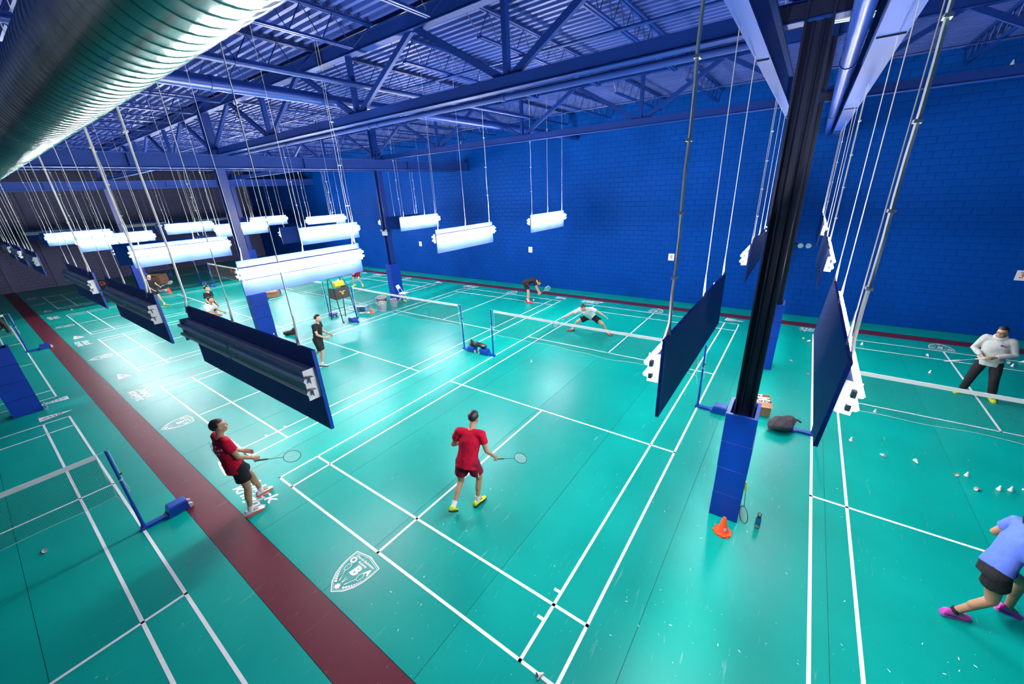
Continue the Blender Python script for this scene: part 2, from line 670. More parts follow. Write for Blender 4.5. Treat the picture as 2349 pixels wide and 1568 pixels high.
GIRD = {0: ('pale blue girder left of the big dark column', 'pale blue girder right of the big dark column'),
        1: ('long blue girder over the middle column row, court side', 'long blue girder over the middle column row, far side'),
        2: ('far blue girder by the slate wall, court side', 'far blue girder by the slate wall, outer side')}
for ci, cx in enumerate(COLX):
    for k, off in enumerate((-0.37, 0.55)):
        m = MB()
        w = 0.125 if k == 0 else 0.21
        gx = cx + off
        m.box(-w / 2, w / 2, Y0, Y1, 6.0, 6.025)
        m.box(-w / 2, w / 2, Y0, Y1, 6.375, 6.40)
        m.box(-0.009, 0.009, Y0, Y1, 6.025, 6.375)
        t = thing('girder', GIRD[ci][0 if (k == 0) == (ci == 0) else 1] if ci == 0 else GIRD[ci][0 if k == 1 else 1], 'beam', (gx, 0, 0), 0, 'roof girders')
        m.build('section', M_GIRD, t)
        for ys in (1.35, 6.3, 11.2):
            MB().box(-w / 2, w / 2, ys, ys + 0.012, 6.025, 6.375).build('stiffener', M_GIRD, t)
            MB().box(-w / 2 + .01, w / 2 - .01, ys + 1.6, ys + 1.62, 5.985, 6.0).build('splice_plate', M_DKCOL, t)

ZB, ZT = 6.50, 7.73                     # truss chord centre lines
TR_Y = [3.70, 9.95]


def truss(xa, y, label, g):
    """one roof truss of four panels along x"""
    t = thing('roof_truss', label, 'truss', (xa, y, 0), 0, g)
    n = 4
    p = BAY / n
    m = MB()
    m.box(0, BAY, -0.095, 0.095, ZB - 0.10, ZB - 0.085).box(0, BAY, -0.01, 0.01, ZB - 0.085, ZB + 0.09).box(0, BAY, -0.075, 0.075, ZB + 0.075, ZB + 0.09)
    m.box(0, BAY, -0.075, -0.060, ZB - 0.085, ZB + 0.075)
    m.build('bottom_chord', M_TRUSS, t)
    m = MB()
    m.box(0, BAY, -0.09, 0.09, ZT - 0.125, ZT - 0.11).box(0, BAY, -0.09, 0.09, ZT + 0.11, ZT + 0.125).box(0, BAY, -0.075, 0.075, ZT - 0.11, ZT + 0.11)
    m.build('top_chord', M_TRUSS, t)
    for i in range(1, n):
        MB().bar((i * p, 0, ZB + 0.09), (i * p, 0, ZT - 0.12), 0.085, 0.10, (0, 1, 0)).build('vertical', M_TRUSS, t)
    for i in range(n + 1):
        for sgn in (-1, 1):
            xe = i * p + sgn * p / 2
            if 0 < xe < BAY:
                MB().bar((i * p + sgn * 0.08, 0, ZB + 0.07), (xe - sgn * 0.05, 0, ZT - 0.10), 0.10, 0.075, (0, 1, 0)).build('diagonal', M_TRUSS, t)
    return t


TR_L = {(0, 0): 'near roof truss above the middle court, bright pipe along its lower chord',
        (0, 1): 'second roof truss above the middle court, close to the far blue wall',
        (1, 0): 'near roof truss beyond the middle columns, above the left courts',
        (1, 1): 'second roof truss beyond the middle columns, far left',
        (-1, 0): 'near roof truss right of the big dark column',
        (-1, 1): 'second roof truss right of the big dark column, shuttlecock caught on it',
        (2, 0): 'near roof truss beside the slate wall', (2, 1): 'second roof truss beside the slate wall'}
for (bi, ti), lab in TR_L.items():
    xa = 7.13 - BAY * (bi + 1)
    if bi == 2:
        continue
    truss(xa, TR_Y[ti], lab, 'roof trusses')

# bar joists between the trusses
def joist_mesh(L):
    top, bot = 7.90, 7.42
    a = MB().box(-0.055, -0.012, 0, L, top - 0.04, top).box(0.012, 0.055, 0, L, top - 0.04, top).mesh('top_chord', M_STEEL)
    b = MB().box(-0.052, -0.014, 0.5, L - 0.5, bot, bot + 0.035).box(0.014, 0.052, 0.5, L - 0.5, bot, bot + 0.035).mesh('bottom_chord', M_STEEL)
    m = MB()
    n = int((L - 1.0) / 0.52)
    st = (L - 1.0) / n
    m.tube([(0, 0.02, top - 0.03), (0, 0.5, bot + 0.02)], 0.011, 4)
    m.tube([(0, L - 0.02, top - 0.03), (0, L - 0.5, bot + 0.02)], 0.011, 4)
    for i in range(n):
        y0 = 0.5 + i * st
        m.tube([(0, y0, bot + 0.02), (0, y0 + st / 2, top - 0.03)], 0.010, 4)
        m.tube([(0, y0 + st / 2, top - 0.03), (0, y0 + st, bot + 0.02)], 0.010, 4)
    return a, b, m.mesh('web', M_STEEL)


for (ya, yb) in ((-2.47, 3.60), (3.80, 9.85), (10.05, 15.45)):
    ma, mbm, mw = joist_mesh(yb - ya)
    for k in range(-4, 22):
        xj = 7.13 - 1.975 * k + 0.9875
        if xj > X1 - 0.3 or xj < X0 + 0.3:
            continue
        t = thing('bar_joist', 'blue open-web bar joist under the ribbed roof deck', 'joist', (xj, ya, 0), 0, 'bar joists under the roof deck')
        link('top_chord', ma, t)
        link('bottom_chord', mbm, t)
        link('web', mw, t)

# pipes under the roof


def pipe(name, label, a, b, r, mt, group='ceiling pipes', rings=()):
    a, b = Vector(a), Vector(b)
    t = thing(name, label, 'pipe', a, 0, group)
    MB().tube([(0, 0, 0), b - a], r, 14).build('run', mt, t, True)
    for f in rings:
        c = (b - a) * f
        d = (b - a).normalized() * 0.035
        MB().tube([c - d, c + d], r + 0.012, 14).build('coupling', mt, t, True)
    return t


pipe('drain_pipe', 'thick blue drain pipe crossing under the roof behind the near truss', (-1.42, -2.2, 6.90), (-1.5, 15.4, 6.93), 0.115, M_STEEL, rings=(0.2, 0.42, 0.44, 0.63, 0.8))
pipe('sprinkler_pipe', 'thinner blue pipe running beside the thick drain pipe', (-0.42, -2.2, 7.02), (-0.25, 9.6, 7.02), 0.05, M_STEEL, rings=(0.3, 0.62))
pipe('conduit_pipe', 'bright pipe fixed along the lower chord of the near truss', (-7.95, 3.88, 6.36), (6.58, 3.88, 6.36), 0.045, M_GIRD, rings=(0.25, 0.5, 0.52, 0.75))
pipe('girder_pipe', 'glossy blue pipe running along the girder right of the dark column', (7.45, -2.0, 6.12), (7.45, 15.4, 6.12), 0.075, M_STEEL, rings=(0.37, 0.68))
for i, yy in enumerate((0.6, 5.6, 6.9, 12.0)):
    pipe('bridging_rod', ('thin bridging rod under the deck ahead of the near truss', 'thin bright bridging rod just behind the near truss', 'thin bridging rod midway between the two trusses', 'thin bridging rod between second truss and far wall')[i],
         (X0 + 1, yy, 7.39), (X1 - 1, yy, 7.39), 0.028 if i in (1,) else 0.018, M_STEEL, 'bridging rods')

# spiral duct
m = MB()
NR, SEG, PIT, RD = 40, 0, 0.110, 0.24
xs = []
xx = -9.25
while xx < 6.4:
    xs += [(xx, 0.0), (xx + 0.003, 0.0035), (xx + 0.010, 0.0035), (xx + 0.013, 0.0)]
    xx += PIT
vs, fs = [], []
for (xa, dr) in xs:
    for k in range(NR):
        a = 2 * math.pi * k / NR
        vs.append((xa + PIT * k / NR, (RD + dr) * math.cos(a), (RD + dr) * math.sin(a)))
for i in range(len(xs) - 1):
    for k in range(NR):
        k2 = (k + 1) % NR
        i2 = i if k2 else i + 4         # spiral seam: last column joins one pitch on
        j2 = i2 + 1
        if j2 >= len(xs):
            continue
        fs.append((i * NR + k, i2 * NR + k2, j2 * NR + k2, (i + 1) * NR + k))
m.add(vs, fs)
duct = thing('spiral_duct', 'large round spiral metal air duct at the upper left', 'duct', (0, -1.427, 5.752))
m.build('spiral_body', M_GALV, duct, 20)
MB().tube([(-9.28, 0, 0), (-9.22, 0, 0)], 0.238, 40, caps=False).build('end_collar', M_GALV, duct, True)
for xh in (-7, -3.5, 0, 3.5):
    MB().box(xh, xh + 0.03, -0.006, 0.006, 0.235, 2.16).build('hanger', M_STEEL, duct)

# ------------------------------------------------------------------ hanging lamp boards
BL, BH = 2.44, 0.62                     # board length, height


def lamp_fixture(t, side, lit):
    """twin-tube batten on the board face; side -1: local -y face, +1: local +y face"""
    s = side
    yb = s * 0.011
    m = MB()
    m.box(-1.20, 1.20, min(yb, yb + s * 0.034), max(yb, yb + s * 0.034), -0.325, -0.135)
    for zt in (-0.185, -0.277):         # troughs carrying the tubes
        m.box(-1.20, 1.20, min(yb + s * .034, yb + s * 0.058), max(yb + s * .034, yb + s * 0.058), zt - 0.026, zt + 0.026)
    fx = m.build('lamp_batten', M_HOUSE, t)
    for xe in (-1.212, 1.20):
        MB().box(xe, xe + 0.012, min(yb, yb + s * 0.088), max(yb, yb + s * 0.088), -0.345, -0.120).build('end_plate', M_WHITE, fx)
    mt = M_TUBE_ON if lit else M_TUBE_OFF
    for zt in (-0.185, -0.277):
        for (xa, xb) in ((-1.245, -0.03), (0.03, 1.245)):
            MB().tube([(xa, yb + s * 0.092, zt), (xb, yb + s * 0.092, zt)], 0.019, 6).build('tube', mt, fx, True)
        for xe in (-1.262, -0.02, 1.222):
            MB().box(xe, xe + 0.04, min(yb + s * 0.045, yb + s * 0.070), max(yb + s * 0.045, yb + s * 0.070), zt - 0.022, zt + 0.022).build('tube_socket', M_WHITE, fx)
    return fx


def lamp_board(x, y, rotz, sides, lit, top, hang, label, group, tilt=0.0, crad=0.0045, ropes=(-0.95, 0.35, 1.05), cable=-1.1, cable_top=None):
    t = thing('hanging_lamp_board', label, 'lamp', (x, y, top), rotz, group)
    t.rotation_euler = (tilt, 0, rotz)
    m = MB()
    m.box(-BL / 2, BL / 2, -0.011, 0.011, -BH, 0)
    m.build('board', M_BOARD, t)
    for sx in (-1, 1):
        MB().box(sx * BL / 2 - 0.003, sx * BL / 2 + 0.005 * sx + 0.001, -0.0125, 0.0125, -BH, 0).build('edge_strip', M_POST, t)
    for s in sides:
        lamp_fixture(t, s, lit)
    ct, st = math.cos(tilt), math.sin(tilt)

    def up(dx, h):                      # straight up in the world, in board coordinates
        return (dx, h * st, h * ct)
    for i, rx in enumerate(ropes):
        MB().tube([(rx, 0.0, -0.04), up(rx, 0.25), up(rx, hang - top)], 0.0035, 4).build('rope', M_ROPE, t)
        MB().tube([(rx - 0.02, 0, 0.0), up(rx, 0.10), up(rx + 0.012, 0.22)], [0.012, 0.009, 0.004], 5).build('knot', M_ROPE, t)
    if cable is not None:
        H = (cable_top or hang) - top
        pts = [(cable, -0.03, -0.06)] + [up(cable + 0.02 * math.sin(k * 1.7), 0.1 + (H - 0.1) * k / 10) for k in range(11)]
        MB().tube(pts, crad, 5).build('cable', M_BX, t, True)
        for k in range(1, 5):
            q = Vector(up(cable, H * k / 5))
            MB().box(q.x - 0.03, q.x + 0.03, q.y - 0.016, q.y + 0.016, q.z - 0.008, q.z + 0.008).build('cable_tie', M_WHITE, t)
    return t


HG = 6.0
PY = [1.80, 6.60, 11.25]
ORD = ['nearest', 'middle', 'farthest']
R90 = math.pi / 2
# beside the big dark column
for i, y in enumerate(PY):
    lamp_board(6.715, y if i else 1.70, -R90, (-1,), True, 3.92, HG,
               '%s lamp board left of the big dark column, lit towards the middle court' % ORD[i], 'lit lamp boards', ropes=(-1.08, -0.05, 1.12), cable=1.12 if i == 0 else 0.9, cable_top=HG, crad=0.011 if i == 0 else 0.0045)
    lamp_board(7.73, y if i else 1.90, R90, (-1,), True, 3.90, HG,
               '%s lamp board right of the big dark column, lit towards the right court' % ORD[i], 'lit lamp boards', tilt=0.085 if i == 0 else 0.05, ropes=(1.12, 0.2, -0.9), cable=-1.12, cable_top=HG, crad=0.011 if i == 0 else 0.0045)
for i, y in enumerate(PY):
    lamp_board(-0.60, y, R90, (-1, 1), True, 4.0 + 0.03 * i, 7.92,
               '%s bright lamp board in the row left of the middle court' % ORD[i], 'lit lamp boards', cable=(1.15, 1.1, -1.1)[i], ropes=(-1.1, 0.0, 1.1))
    lamp_board(-7.75, y, R90, (-1,), True, 3.99, 7.92,
               '%s lit lamp board on the near side of the middle column row' % ORD[i], 'lit lamp boards')
    lamp_board(-9.05, y - 0.08, -R90, (-1,), True, 3.99, HG,
               '%s dark-backed lamp board on the far side of the middle column row' % ORD[i], 'lit lamp boards', cable_top=HG)
    lamp_board(-16.1, y + 0.1, R90, (-1, 1), True, 4.02, 7.92,
               '%s small bright lamp board between the two left lit courts' % ORD[i], 'lit lamp boards')
    lamp_board(-23.3, y, R90, (-1,), True, 4.0, 7.92,
               '%s board in the last lit row of lamps before the unlit court' % ORD[i], 'lit lamp boards')
    lamp_board(-24.95, y, -R90, (-1,), False, 4.0, HG,
               '%s unlit lamp board just behind the last lit row' % ORD[i], 'unlit lamp boards', cable_top=HG)
    lamp_board(-32.6, y, R90, (-1,), False, 4.0, 7.92,
               '%s unlit lamp board beside the slate wall' % ORD[i], 'unlit lamp boards')
FXP = [(3.60, 'largest unlit lamp board hanging over the maroon strip in the foreground'),
       (0.10, 'second unlit lamp board from the front over the maroon strip'),
       (-3.25, 'third unlit lamp board from the front over the maroon strip'),
       (-10.1, 'fourth unlit lamp board over the strip, nearest of the small far three'),
       (-13.7, 'fifth unlit lamp board over the strip, middle of the small far three'),
       (-17.1, 'last unlit lamp board over the strip, at the left picture edge')]
for i, (xc, lab) in enumerate(FXP):
    lamp_board(xc, -1.0, 0.0, (-1,), False, 4.0, 7.92, lab, 'unlit lamp boards', ropes=((-0.05, 1.05) if i == 0 else (-0.95, -0.1, 0.75) if i == 3 else (-0.95, -0.1, 1.08)), cable=-1.15 if i == 0 else (0.65 if i == 3 else 1.0), crad=0.010 if i < 3 else 0.007)

# ------------------------------------------------------------------ nets and posts


def net_post(x, y, dx, dy, label, e=0.60):
    """steel post on a wheeled weight; (dx, dy) points away from the net"""
    t = thing('net_post', label, 'net post', (x, y, 0), math.atan2(dy, dx), 'badminton net posts')
    MB().tube([(0, 0, 0.05), (0, 0, 0.10)], [0.034, 0.030], 12).tube([(0, 0, 0.08), (0, 0, 0.55)], 0.024, 12).build('lower_tube', M_POST, t, True)
    MB().tube([(0, 0, 0.55), (0, 0, 1.55)], 0.019, 12).build('pole', M_POST, t, True)
    m = MB()
    m.prism([(-0.05, -0.045), (0.06, -0.05), (e - 0.34, -0.05), (e - 0.30, -0.09), (e - 0.27, -0.10), (e - 0.27, 0.10), (e - 0.30, 0.09), (e - 0.34, 0.05), (0.06, 0.05), (-0.05, 0.045)], 0.0, 0.05)
    m.build('base_plate', M_POST, t)
    m = MB()
    q = e - 0.30
    v = [(q, -0.11, 0.012), (e, -0.11, 0.012), (e, 0.11, 0.012), (q, 0.11, 0.012),
         (q + .04, -0.105, 0.16), (e, -0.105, 0.16), (e, 0.105, 0.16), (q + .04, 0.105, 0.16),
         (q + .055, -0.085, 0.185), (e - .01, -0.085, 0.185), (e - .01, 0.085, 0.185), (q + .055, 0.085, 0.185)]
    m.add(v, [(0, 3, 2, 1), (0, 1, 5, 4), (1, 2, 6, 5), (2, 3, 7, 6), (3, 0, 4, 7), (4, 5, 9, 8), (5, 6, 10, 9), (6, 7, 11, 10), (7, 4, 8, 11), (8, 9, 10, 11)])
    m.build('weight_box', M_POST, t)
    for s in (-1, 1):
        MB().tube([(e + 0.02, s * 0.075 - 0.016, 0.045), (e + 0.02, s * 0.075 + 0.016, 0.045)], 0.044, 12).build('wheel', M_WHEEL, t, True)
    MB().tube([(0.02, 0.0, 1.10), (0.05, 0.0, 1.10)], 0.016, 8).build('cleat', M_BLKSTEEL, t)
    pts = [(0.021 * math.cos(a), 0.021 * math.sin(a), 0.98 + 0.02 * a / 6.28) for a in np.linspace(0, 12.5, 26)]
    MB().tube(pts, 0.004, 5).build('cord_wrap', M_ROPE, t)
    MB().tube([(0, 0.0, 1.555), (0.028, 0, 1.53), (0.030, 0, 1.1), (0.03, 0.01, 0.95), (0.05, 0.02, 0.80), (0.035, 0.035, 0.72), (0.024, 0.03, 0.85), (0.024, 0.02, 0.97)], 0.004, 5).build('cord', M_ROPE, t)
    return t


def net(ax, ay, bx, by, label, g='badminton nets'):
    """net hung between posts at (ax, ay) and (bx, by)"""
    a, b = Vector((ax, ay, 0)), Vector((bx, by, 0))
    L = (b - a).length
    t = thing('badminton_net', label, 'net', a, math.atan2(by - ay, bx - ax), g)
    i0, i1 = 0.12, L - 0.12

    def top(s):
        return 1.55 - 0.026 * math.sin(math.pi * s / L)
    n = 24
    ss = [i0 + (i1 - i0) * k / n for k in range(n + 1)]
    m = MB()
    for k in range(n):
        s0, s1 = ss[k], ss[k + 1]
        for side in (-1, 1):
            yy = side * 0.004
            q = [(s0, yy, top(s0)), (s1, yy, top(s1)), (s1, yy, top(s1) - 0.072), (s0, yy, top(s0) - 0.072)]
            m.add(q, [(0, 1, 2, 3)] if side > 0 else [(3, 2, 1, 0)])
        m.add([(s0, -0.004, top(s0)), (s1, -0.004, top(s1)), (s1, 0.004, top(s1)), (s0, 0.004, top(s0))], [(0, 1, 2, 3)])
        m.add([(s0, -0.004, top(s0) - 0.072), (s1, -0.004, top(s1) - 0.072), (s1, 0.004, top(s1) - 0.072), (s0, 0.004, top(s0) - 0.072)], [(3, 2, 1, 0)])
    m.build('top_tape', M_TAPE, t)

    def bot(s):
        return top(s) - 0.76 - 0.022 * math.sin(s * 2.1) - 0.012 * math.sin(s * 5.3)
    m = MB()
    w = 0.0011
    s = i0
    while s < i1:                        # upright threads as slim three-sided rods
        z0, z1 = top(s) - 0.07, bot(s)
        v = [(s - w, -w, z0), (s + w, -w, z0), (s, w, z0), (s - w, -w, z1), (s + w, -w, z1), (s, w, z1)]
        m.add(v, [(0, 1, 4, 3), (1, 2, 5, 4), (2, 0, 3, 5)])
        s += 0.021
    for r in range(1, 33):
        f = r / 33.0
        for k in range(n):
            s0, s1 = ss[k], ss[k + 1]
            za, zb = top(s0) - 0.07 + f * (bot(s0) - top(s0) + 0.07), top(s1) - 0.07 + f * (bot(s1) - top(s1) + 0.07)
            v = [(s0, -w, za - w), (s0, -w, za + w), (s0, w, za), (s1, -w, zb - w), (s1, -w, zb + w), (s1, w, zb)]
            m.add(v, [(0, 1, 4, 3), (1, 2, 5, 4), (2, 0, 3, 5)])
    tag(m.build('netting', M_NET, t), kind='stuff')
    MB().tube([(s_, 0, bot(s_)) for s_ in np.linspace(i0, i1, 60)], 0.0035, 4).build('bottom_cord', M_ROPE, t)
    for e, sg in ((i0, -1), (i1, 1)):
        MB().tube([(e, 0, top(e)), (e, 0.005, 1.15), (e + sg * 0.02, 0, 0.95), (e, 0, bot(e))], 0.0045, 5).build('side_cord', M_ROPE, t)
        MB().tube([(e, 0, bot(e)), (e + sg * 0.03, 0.01, bot(e) - 0.08), (e + sg * 0.045, 0.02, bot(e) - 0.22)], 0.004, 5).build('loose_end', M_ROPE, t)
        pe = 0.024 if sg < 0 else L - 0.024
        MB().tube([(e, 0, top(e) - 0.012), ((e + pe) / 2, 0, top(e) - 0.008), (pe, 0, 1.543)], 0.004, 5).build('tie_cord', M_ROPE, t)
    return t


NY = 6.70
pd = [('A', 'middle court'), ('B', 'court left of the middle one'), ('C', 'court behind the middle columns'), ('D', 'last lit court on the left'), ('E', 'unlit court by the slate wall'), ('H', 'right court')]
for k, d in pd:
    x0 = CX[k]
    net(x0 + 0.02, NY, x0 + 6.08, NY, 'badminton net strung across the %s' % d)
    net_post(x0 + 0.02, NY, -1, 0, 'blue net post at the left net end, %s' % d, 0.60 if k in 'HE' else 0.50)
    if k != 'H':
        net_post(x0 + 6.08, NY, 1, 0, 'blue net post at the right net end, %s' % d, 0.60 if k == 'A' else 0.50)
net(FX + 6.7, FY, FX + 6.7, FY - 6.08, 'badminton net of the unlit front court at the left edge')
net_post(FX + 6.7, FY, 0, 1, 'blue net post with white cord beside the maroon strip, front left')
net(GX + 6.7, FY, GX + 6.7, FY - 6.08, 'badminton net of the unlit court beyond the left padded column')
net_post(GX + 6.7, FY, 0, 1, 'blue net post with dark jacket near it, left edge beside the maroon strip')

# ------------------------------------------------------------------ prints on the court mats


def flat(name, verts, faces, m, z=0.0018):
    mb_ = MB()
    mb_.add([(v[0], v[1], z) for v in verts], faces)
    return mb_


def stroke(pts, w, close=False):
    """flat ribbon along points"""
    n = len(pts)
    P_ = [Vector((p[0], p[1], 0)) for p in pts]
    L_, R_ = [], []
    for i in range(n):
        if close:
            d = (P_[(i + 1) % n] - P_[i]).normalized() + (P_[i] - P_[i - 1]).normalized()
        else:
            d = (P_[min(i + 1, n - 1)] - P_[max(i - 1, 0)])
        d = d.normalized()
        s_ = Vector((-d.y, d.x, 0)) * w / 2
        L_.append(P_[i] + s_)
        R_.append(P_[i] - s_)
    fs_ = []
    for i in range(n if close else n - 1):
        j = (i + 1) % n
        fs_.append((n + i, n + j, j, i))
    return [tuple(p) for p in L_ + R_], fs_


def crest_mesh():
    """academy shield: double outline, lettering, rackets, leaf, ears of grain; local metres, about the top middle"""
    m = MB()

    def put(vf, dx=0, dy=0, sc=1.0):
        m.add([(v[0] * sc + dx, v[1] * sc + dy, 0) for v in vf[0]], vf[1])
    px = [(885, 270), (1240, 425), (1455, 720), (1300, 890), (1100, 1050), (850, 1220), (650, 1300), (430, 1335), (230, 1300), (195, 1150), (230, 1000), (300, 840), (420, 690), (560, 540), (700, 410)]
    out = []
    for (u, v) in px:
        gx_, gy_ = gp(740 + u / 11.2, 1240 + v / 11.2)
        out.append((gx_ - 3.03, gy_ + 0.10))
    # mirror average for a clean heater shield
    half = [(-0.262, -0.045), (-0.262, -0.19), (-0.245, -0.31), (-0.205, -0.42), (-0.13, -0.53), (0.0, -0.625)]
    full = [(0.0, 0.005)] + half + [(-x_, y_) for x_, y_ in reversed(half[:-1])]
    put(stroke(full, 0.017, True))
    put(stroke([(x_ * 0.915, -0.30 + (y_ + 0.30) * 0.925) for x_, y_ in full], 0.006, True))
    put(text_mesh('Ontario Badminton', 0.052, shear=0.1, offset=0.0008), 0, -0.085)
    put(text_mesh('Academy', 0.050, shear=0.1, offset=0.0008), 0, -0.135)
    put(text_mesh('O', 0.125, offset=0.006), -0.175, -0.165)
    put(text_mesh('B', 0.20, shear=0.15, offset=0.010), 0.0, -0.255)
    put(text_mesh('A', 0.125, shear=0.15, offset=0.006), 0.175, -0.175)
    for s_ in (-1, 1):
        ring = [(s_ * 0.145 + 0.042 * math.cos(a) * 0.9, -0.275 + 0.058 * math.sin(a)) for a in np.linspace(0, 2 * math.pi, 20, endpoint=False)]
        put(stroke(ring, 0.007, True))
        put(stroke([(s_ * 0.125, -0.33), (s_ * 0.07, -0.44)], 0.007))
        put(stroke([(s_ * 0.075, -0.43), (s_ * 0.055, -0.47)], 0.012))
        for k in range(8):
            f = k / 7.0
            cx_, cy_ = s_ * (0.215 - 0.125 * f ** 1.5), -0.31 - 0.19 * f
            r_ = 0.010 + 0.012 * f
            put(([(cx_ + r_ * math.cos(a), cy_ + 0.8 * r_ * math.sin(a), 0) for a in np.linspace(0, 2 * math.pi, 6, endpoint=False)], [tuple(range(6))]))
    put(stroke([(-0.022, -0.385), (-0.004, -0.445), (0.004, -0.445), (0.022, -0.385)], 0.006))
    put(([(0.013 * math.cos(a), -0.455 + 0.013 * math.sin(a), 0) for a in np.linspace(0, 2 * math.pi, 8, endpoint=False)], [tuple(range(8))]))
    leaf = [(0, -0.478), (0.014, -0.505), (0.036, -0.50), (0.030, -0.525), (0.052, -0.540), (0.030, -0.552), (0.024, -0.572), (0.004, -0.565), (0, -0.585),
            (-0.004, -0.565), (-0.024, -0.572), (-0.030, -0.552), (-0.052, -0.540), (-0.030, -0.525), (-0.036, -0.50), (-0.014, -0.505)]
    put((leaf, [tuple(range(len(leaf)))]))
    return m.mesh('floor_crest', M_LINE)


CREST = crest_mesh()
M_LOGO_TXT = mat('logo_cut_green', (0.003, 0.16, 0.13), 0.5)


def sponsor_mesh():
    m = MB()
    for s_, dy in (('black', 0.105), ('knight', -0.105)):
        vf = text_mesh(s_, 0.36, shear=0.22, offset=0.006, spacing=0.98)
        xs_ = [v[0] for v in vf[0]]
        k = (0.92 if s_ == 'black' else 1.02) / (max(xs_) - min(xs_))
        m.add([(v[0] * k + (0.03 if s_ == 'black' else -0.02), v[1] * 0.80 + dy, 0) for v in vf[0]], vf[1])
    return m.mesh('floor_lettering', M_LINE)


SPONS = sponsor_mesh()


def wing_mesh():
    m = MB()
    o_ = [(0.32, -0.17), (0.32, 0.17)] + [(0.32 - 0.60 * f, 0.17 * (1 - f) ** 0.75) for f in np.linspace(0.1, 0.95, 8)]
    o_ += [(-0.30, 0.0)] + [(0.32 - 0.60 * f, -0.17 * (1 - f) ** 0.75) for f in np.linspace(0.95, 0.1, 8)]
    m.add([(p[0], p[1], 0) for p in o_], [tuple(range(len(o_)))])
    m.cur = 1
    vf = text_mesh('BWF', 0.17, shear=0.35, offset=0.003)
    m.add([(v[0] * 1.05 + 0.07, v[1] * 0.9, 0.0006) for v in vf[0]], vf[1])
    return m.mesh('floor_wing_logo', [M_LINE, M_LOGO_TXT])


WING = wing_mesh()


def print_on(me, name, x, y, rot):
    o = link(name, me, floor)
    o.location = (x, y, 0.0012)
    o.rotation_euler = (0, 0, rot)


for k, x0 in CX.items():
    print_on(SPONS, 'floor_lettering', x0 + 0.08, -0.44, 0)
    print_on(CREST, 'floor_crest', x0 + 3.03, -0.10, 0)
    print_on(WING, 'floor_wing_logo', x0 + 5.98, -0.42, 0.12)
    print_on(SPONS, 'floor_lettering', x0 + 0.15, 13.80, math.pi)
    print_on(CREST, 'floor_crest', x0 + 3.05, 13.46, math.pi)
    print_on(WING, 'floor_wing_logo', x0 + 5.90, 13.80, math.pi - 0.1)
print_on(WING, 'floor_wing_logo', -7.75, -2.04, -R90)
print_on(WING, 'floor_wing_logo', -8.95, -2.00, R90)

# ------------------------------------------------------------------ shuttlecocks
m = MB()
m.cur = 0
N_ = 16
vs, fs = [], []
for i, (r_, z_) in enumerate(((0.012, 0.022), (0.017, 0.035), (0.026, 0.060), (0.033, 0.085))):
    for k in range(N_ * 2):
        a = math.pi * k / N_
        zz = z_ - (0.006 if (i == 3 and k % 2) else 0)
        vs.append((r_ * math.cos(a), r_ * math.sin(a), zz))
n2 = N_ * 2
for i in range(3):
    for k in range(n2):
        fs.append((i * n2 + k, i * n2 + (k + 1) % n2, (i + 1) * n2 + (k + 1) % n2, (i + 1) * n2 + k))
m.add(vs, fs)
SH_SKIRT = m.mesh('skirt', M_FEATHER, True)
SH_CORK = MB().lathe([(0.002, 0.0), (0.008, 0.0015), (0.0125, 0.007), (0.0132, 0.014), (0.0132, 0.024)], 12).mesh('cork', M_CORK, True)
SH_TINY = MB().lathe([(0.008, 0.0), (0.013, 0.02), (0.033, 0.085)], 8).mesh('shuttlecock', M_FEATHER)


def shuttle(x, y, label, kind='side', z=0.0, az=None):
    t = thing('shuttlecock', label, 'shuttlecock', (x, y, z), 0, 'shuttlecocks lying on the courts')
    a = link('cork', SH_CORK, t)
    b = link('skirt', SH_SKIRT, t)
    az = random.uniform(0, 6.28) if az is None else az
    if kind == 'side':                   # lies on cork and skirt rim
        t.rotation_euler = (0, math.radians(90 - 13.2), az)
        t.location = (x, y, z + 0.0133)
    elif kind == 'up':                   # skirt down, cork on top
        t.rotation_euler = (math.pi, 0, az)
        t.location = (x, y, z + 0.085)
    return t


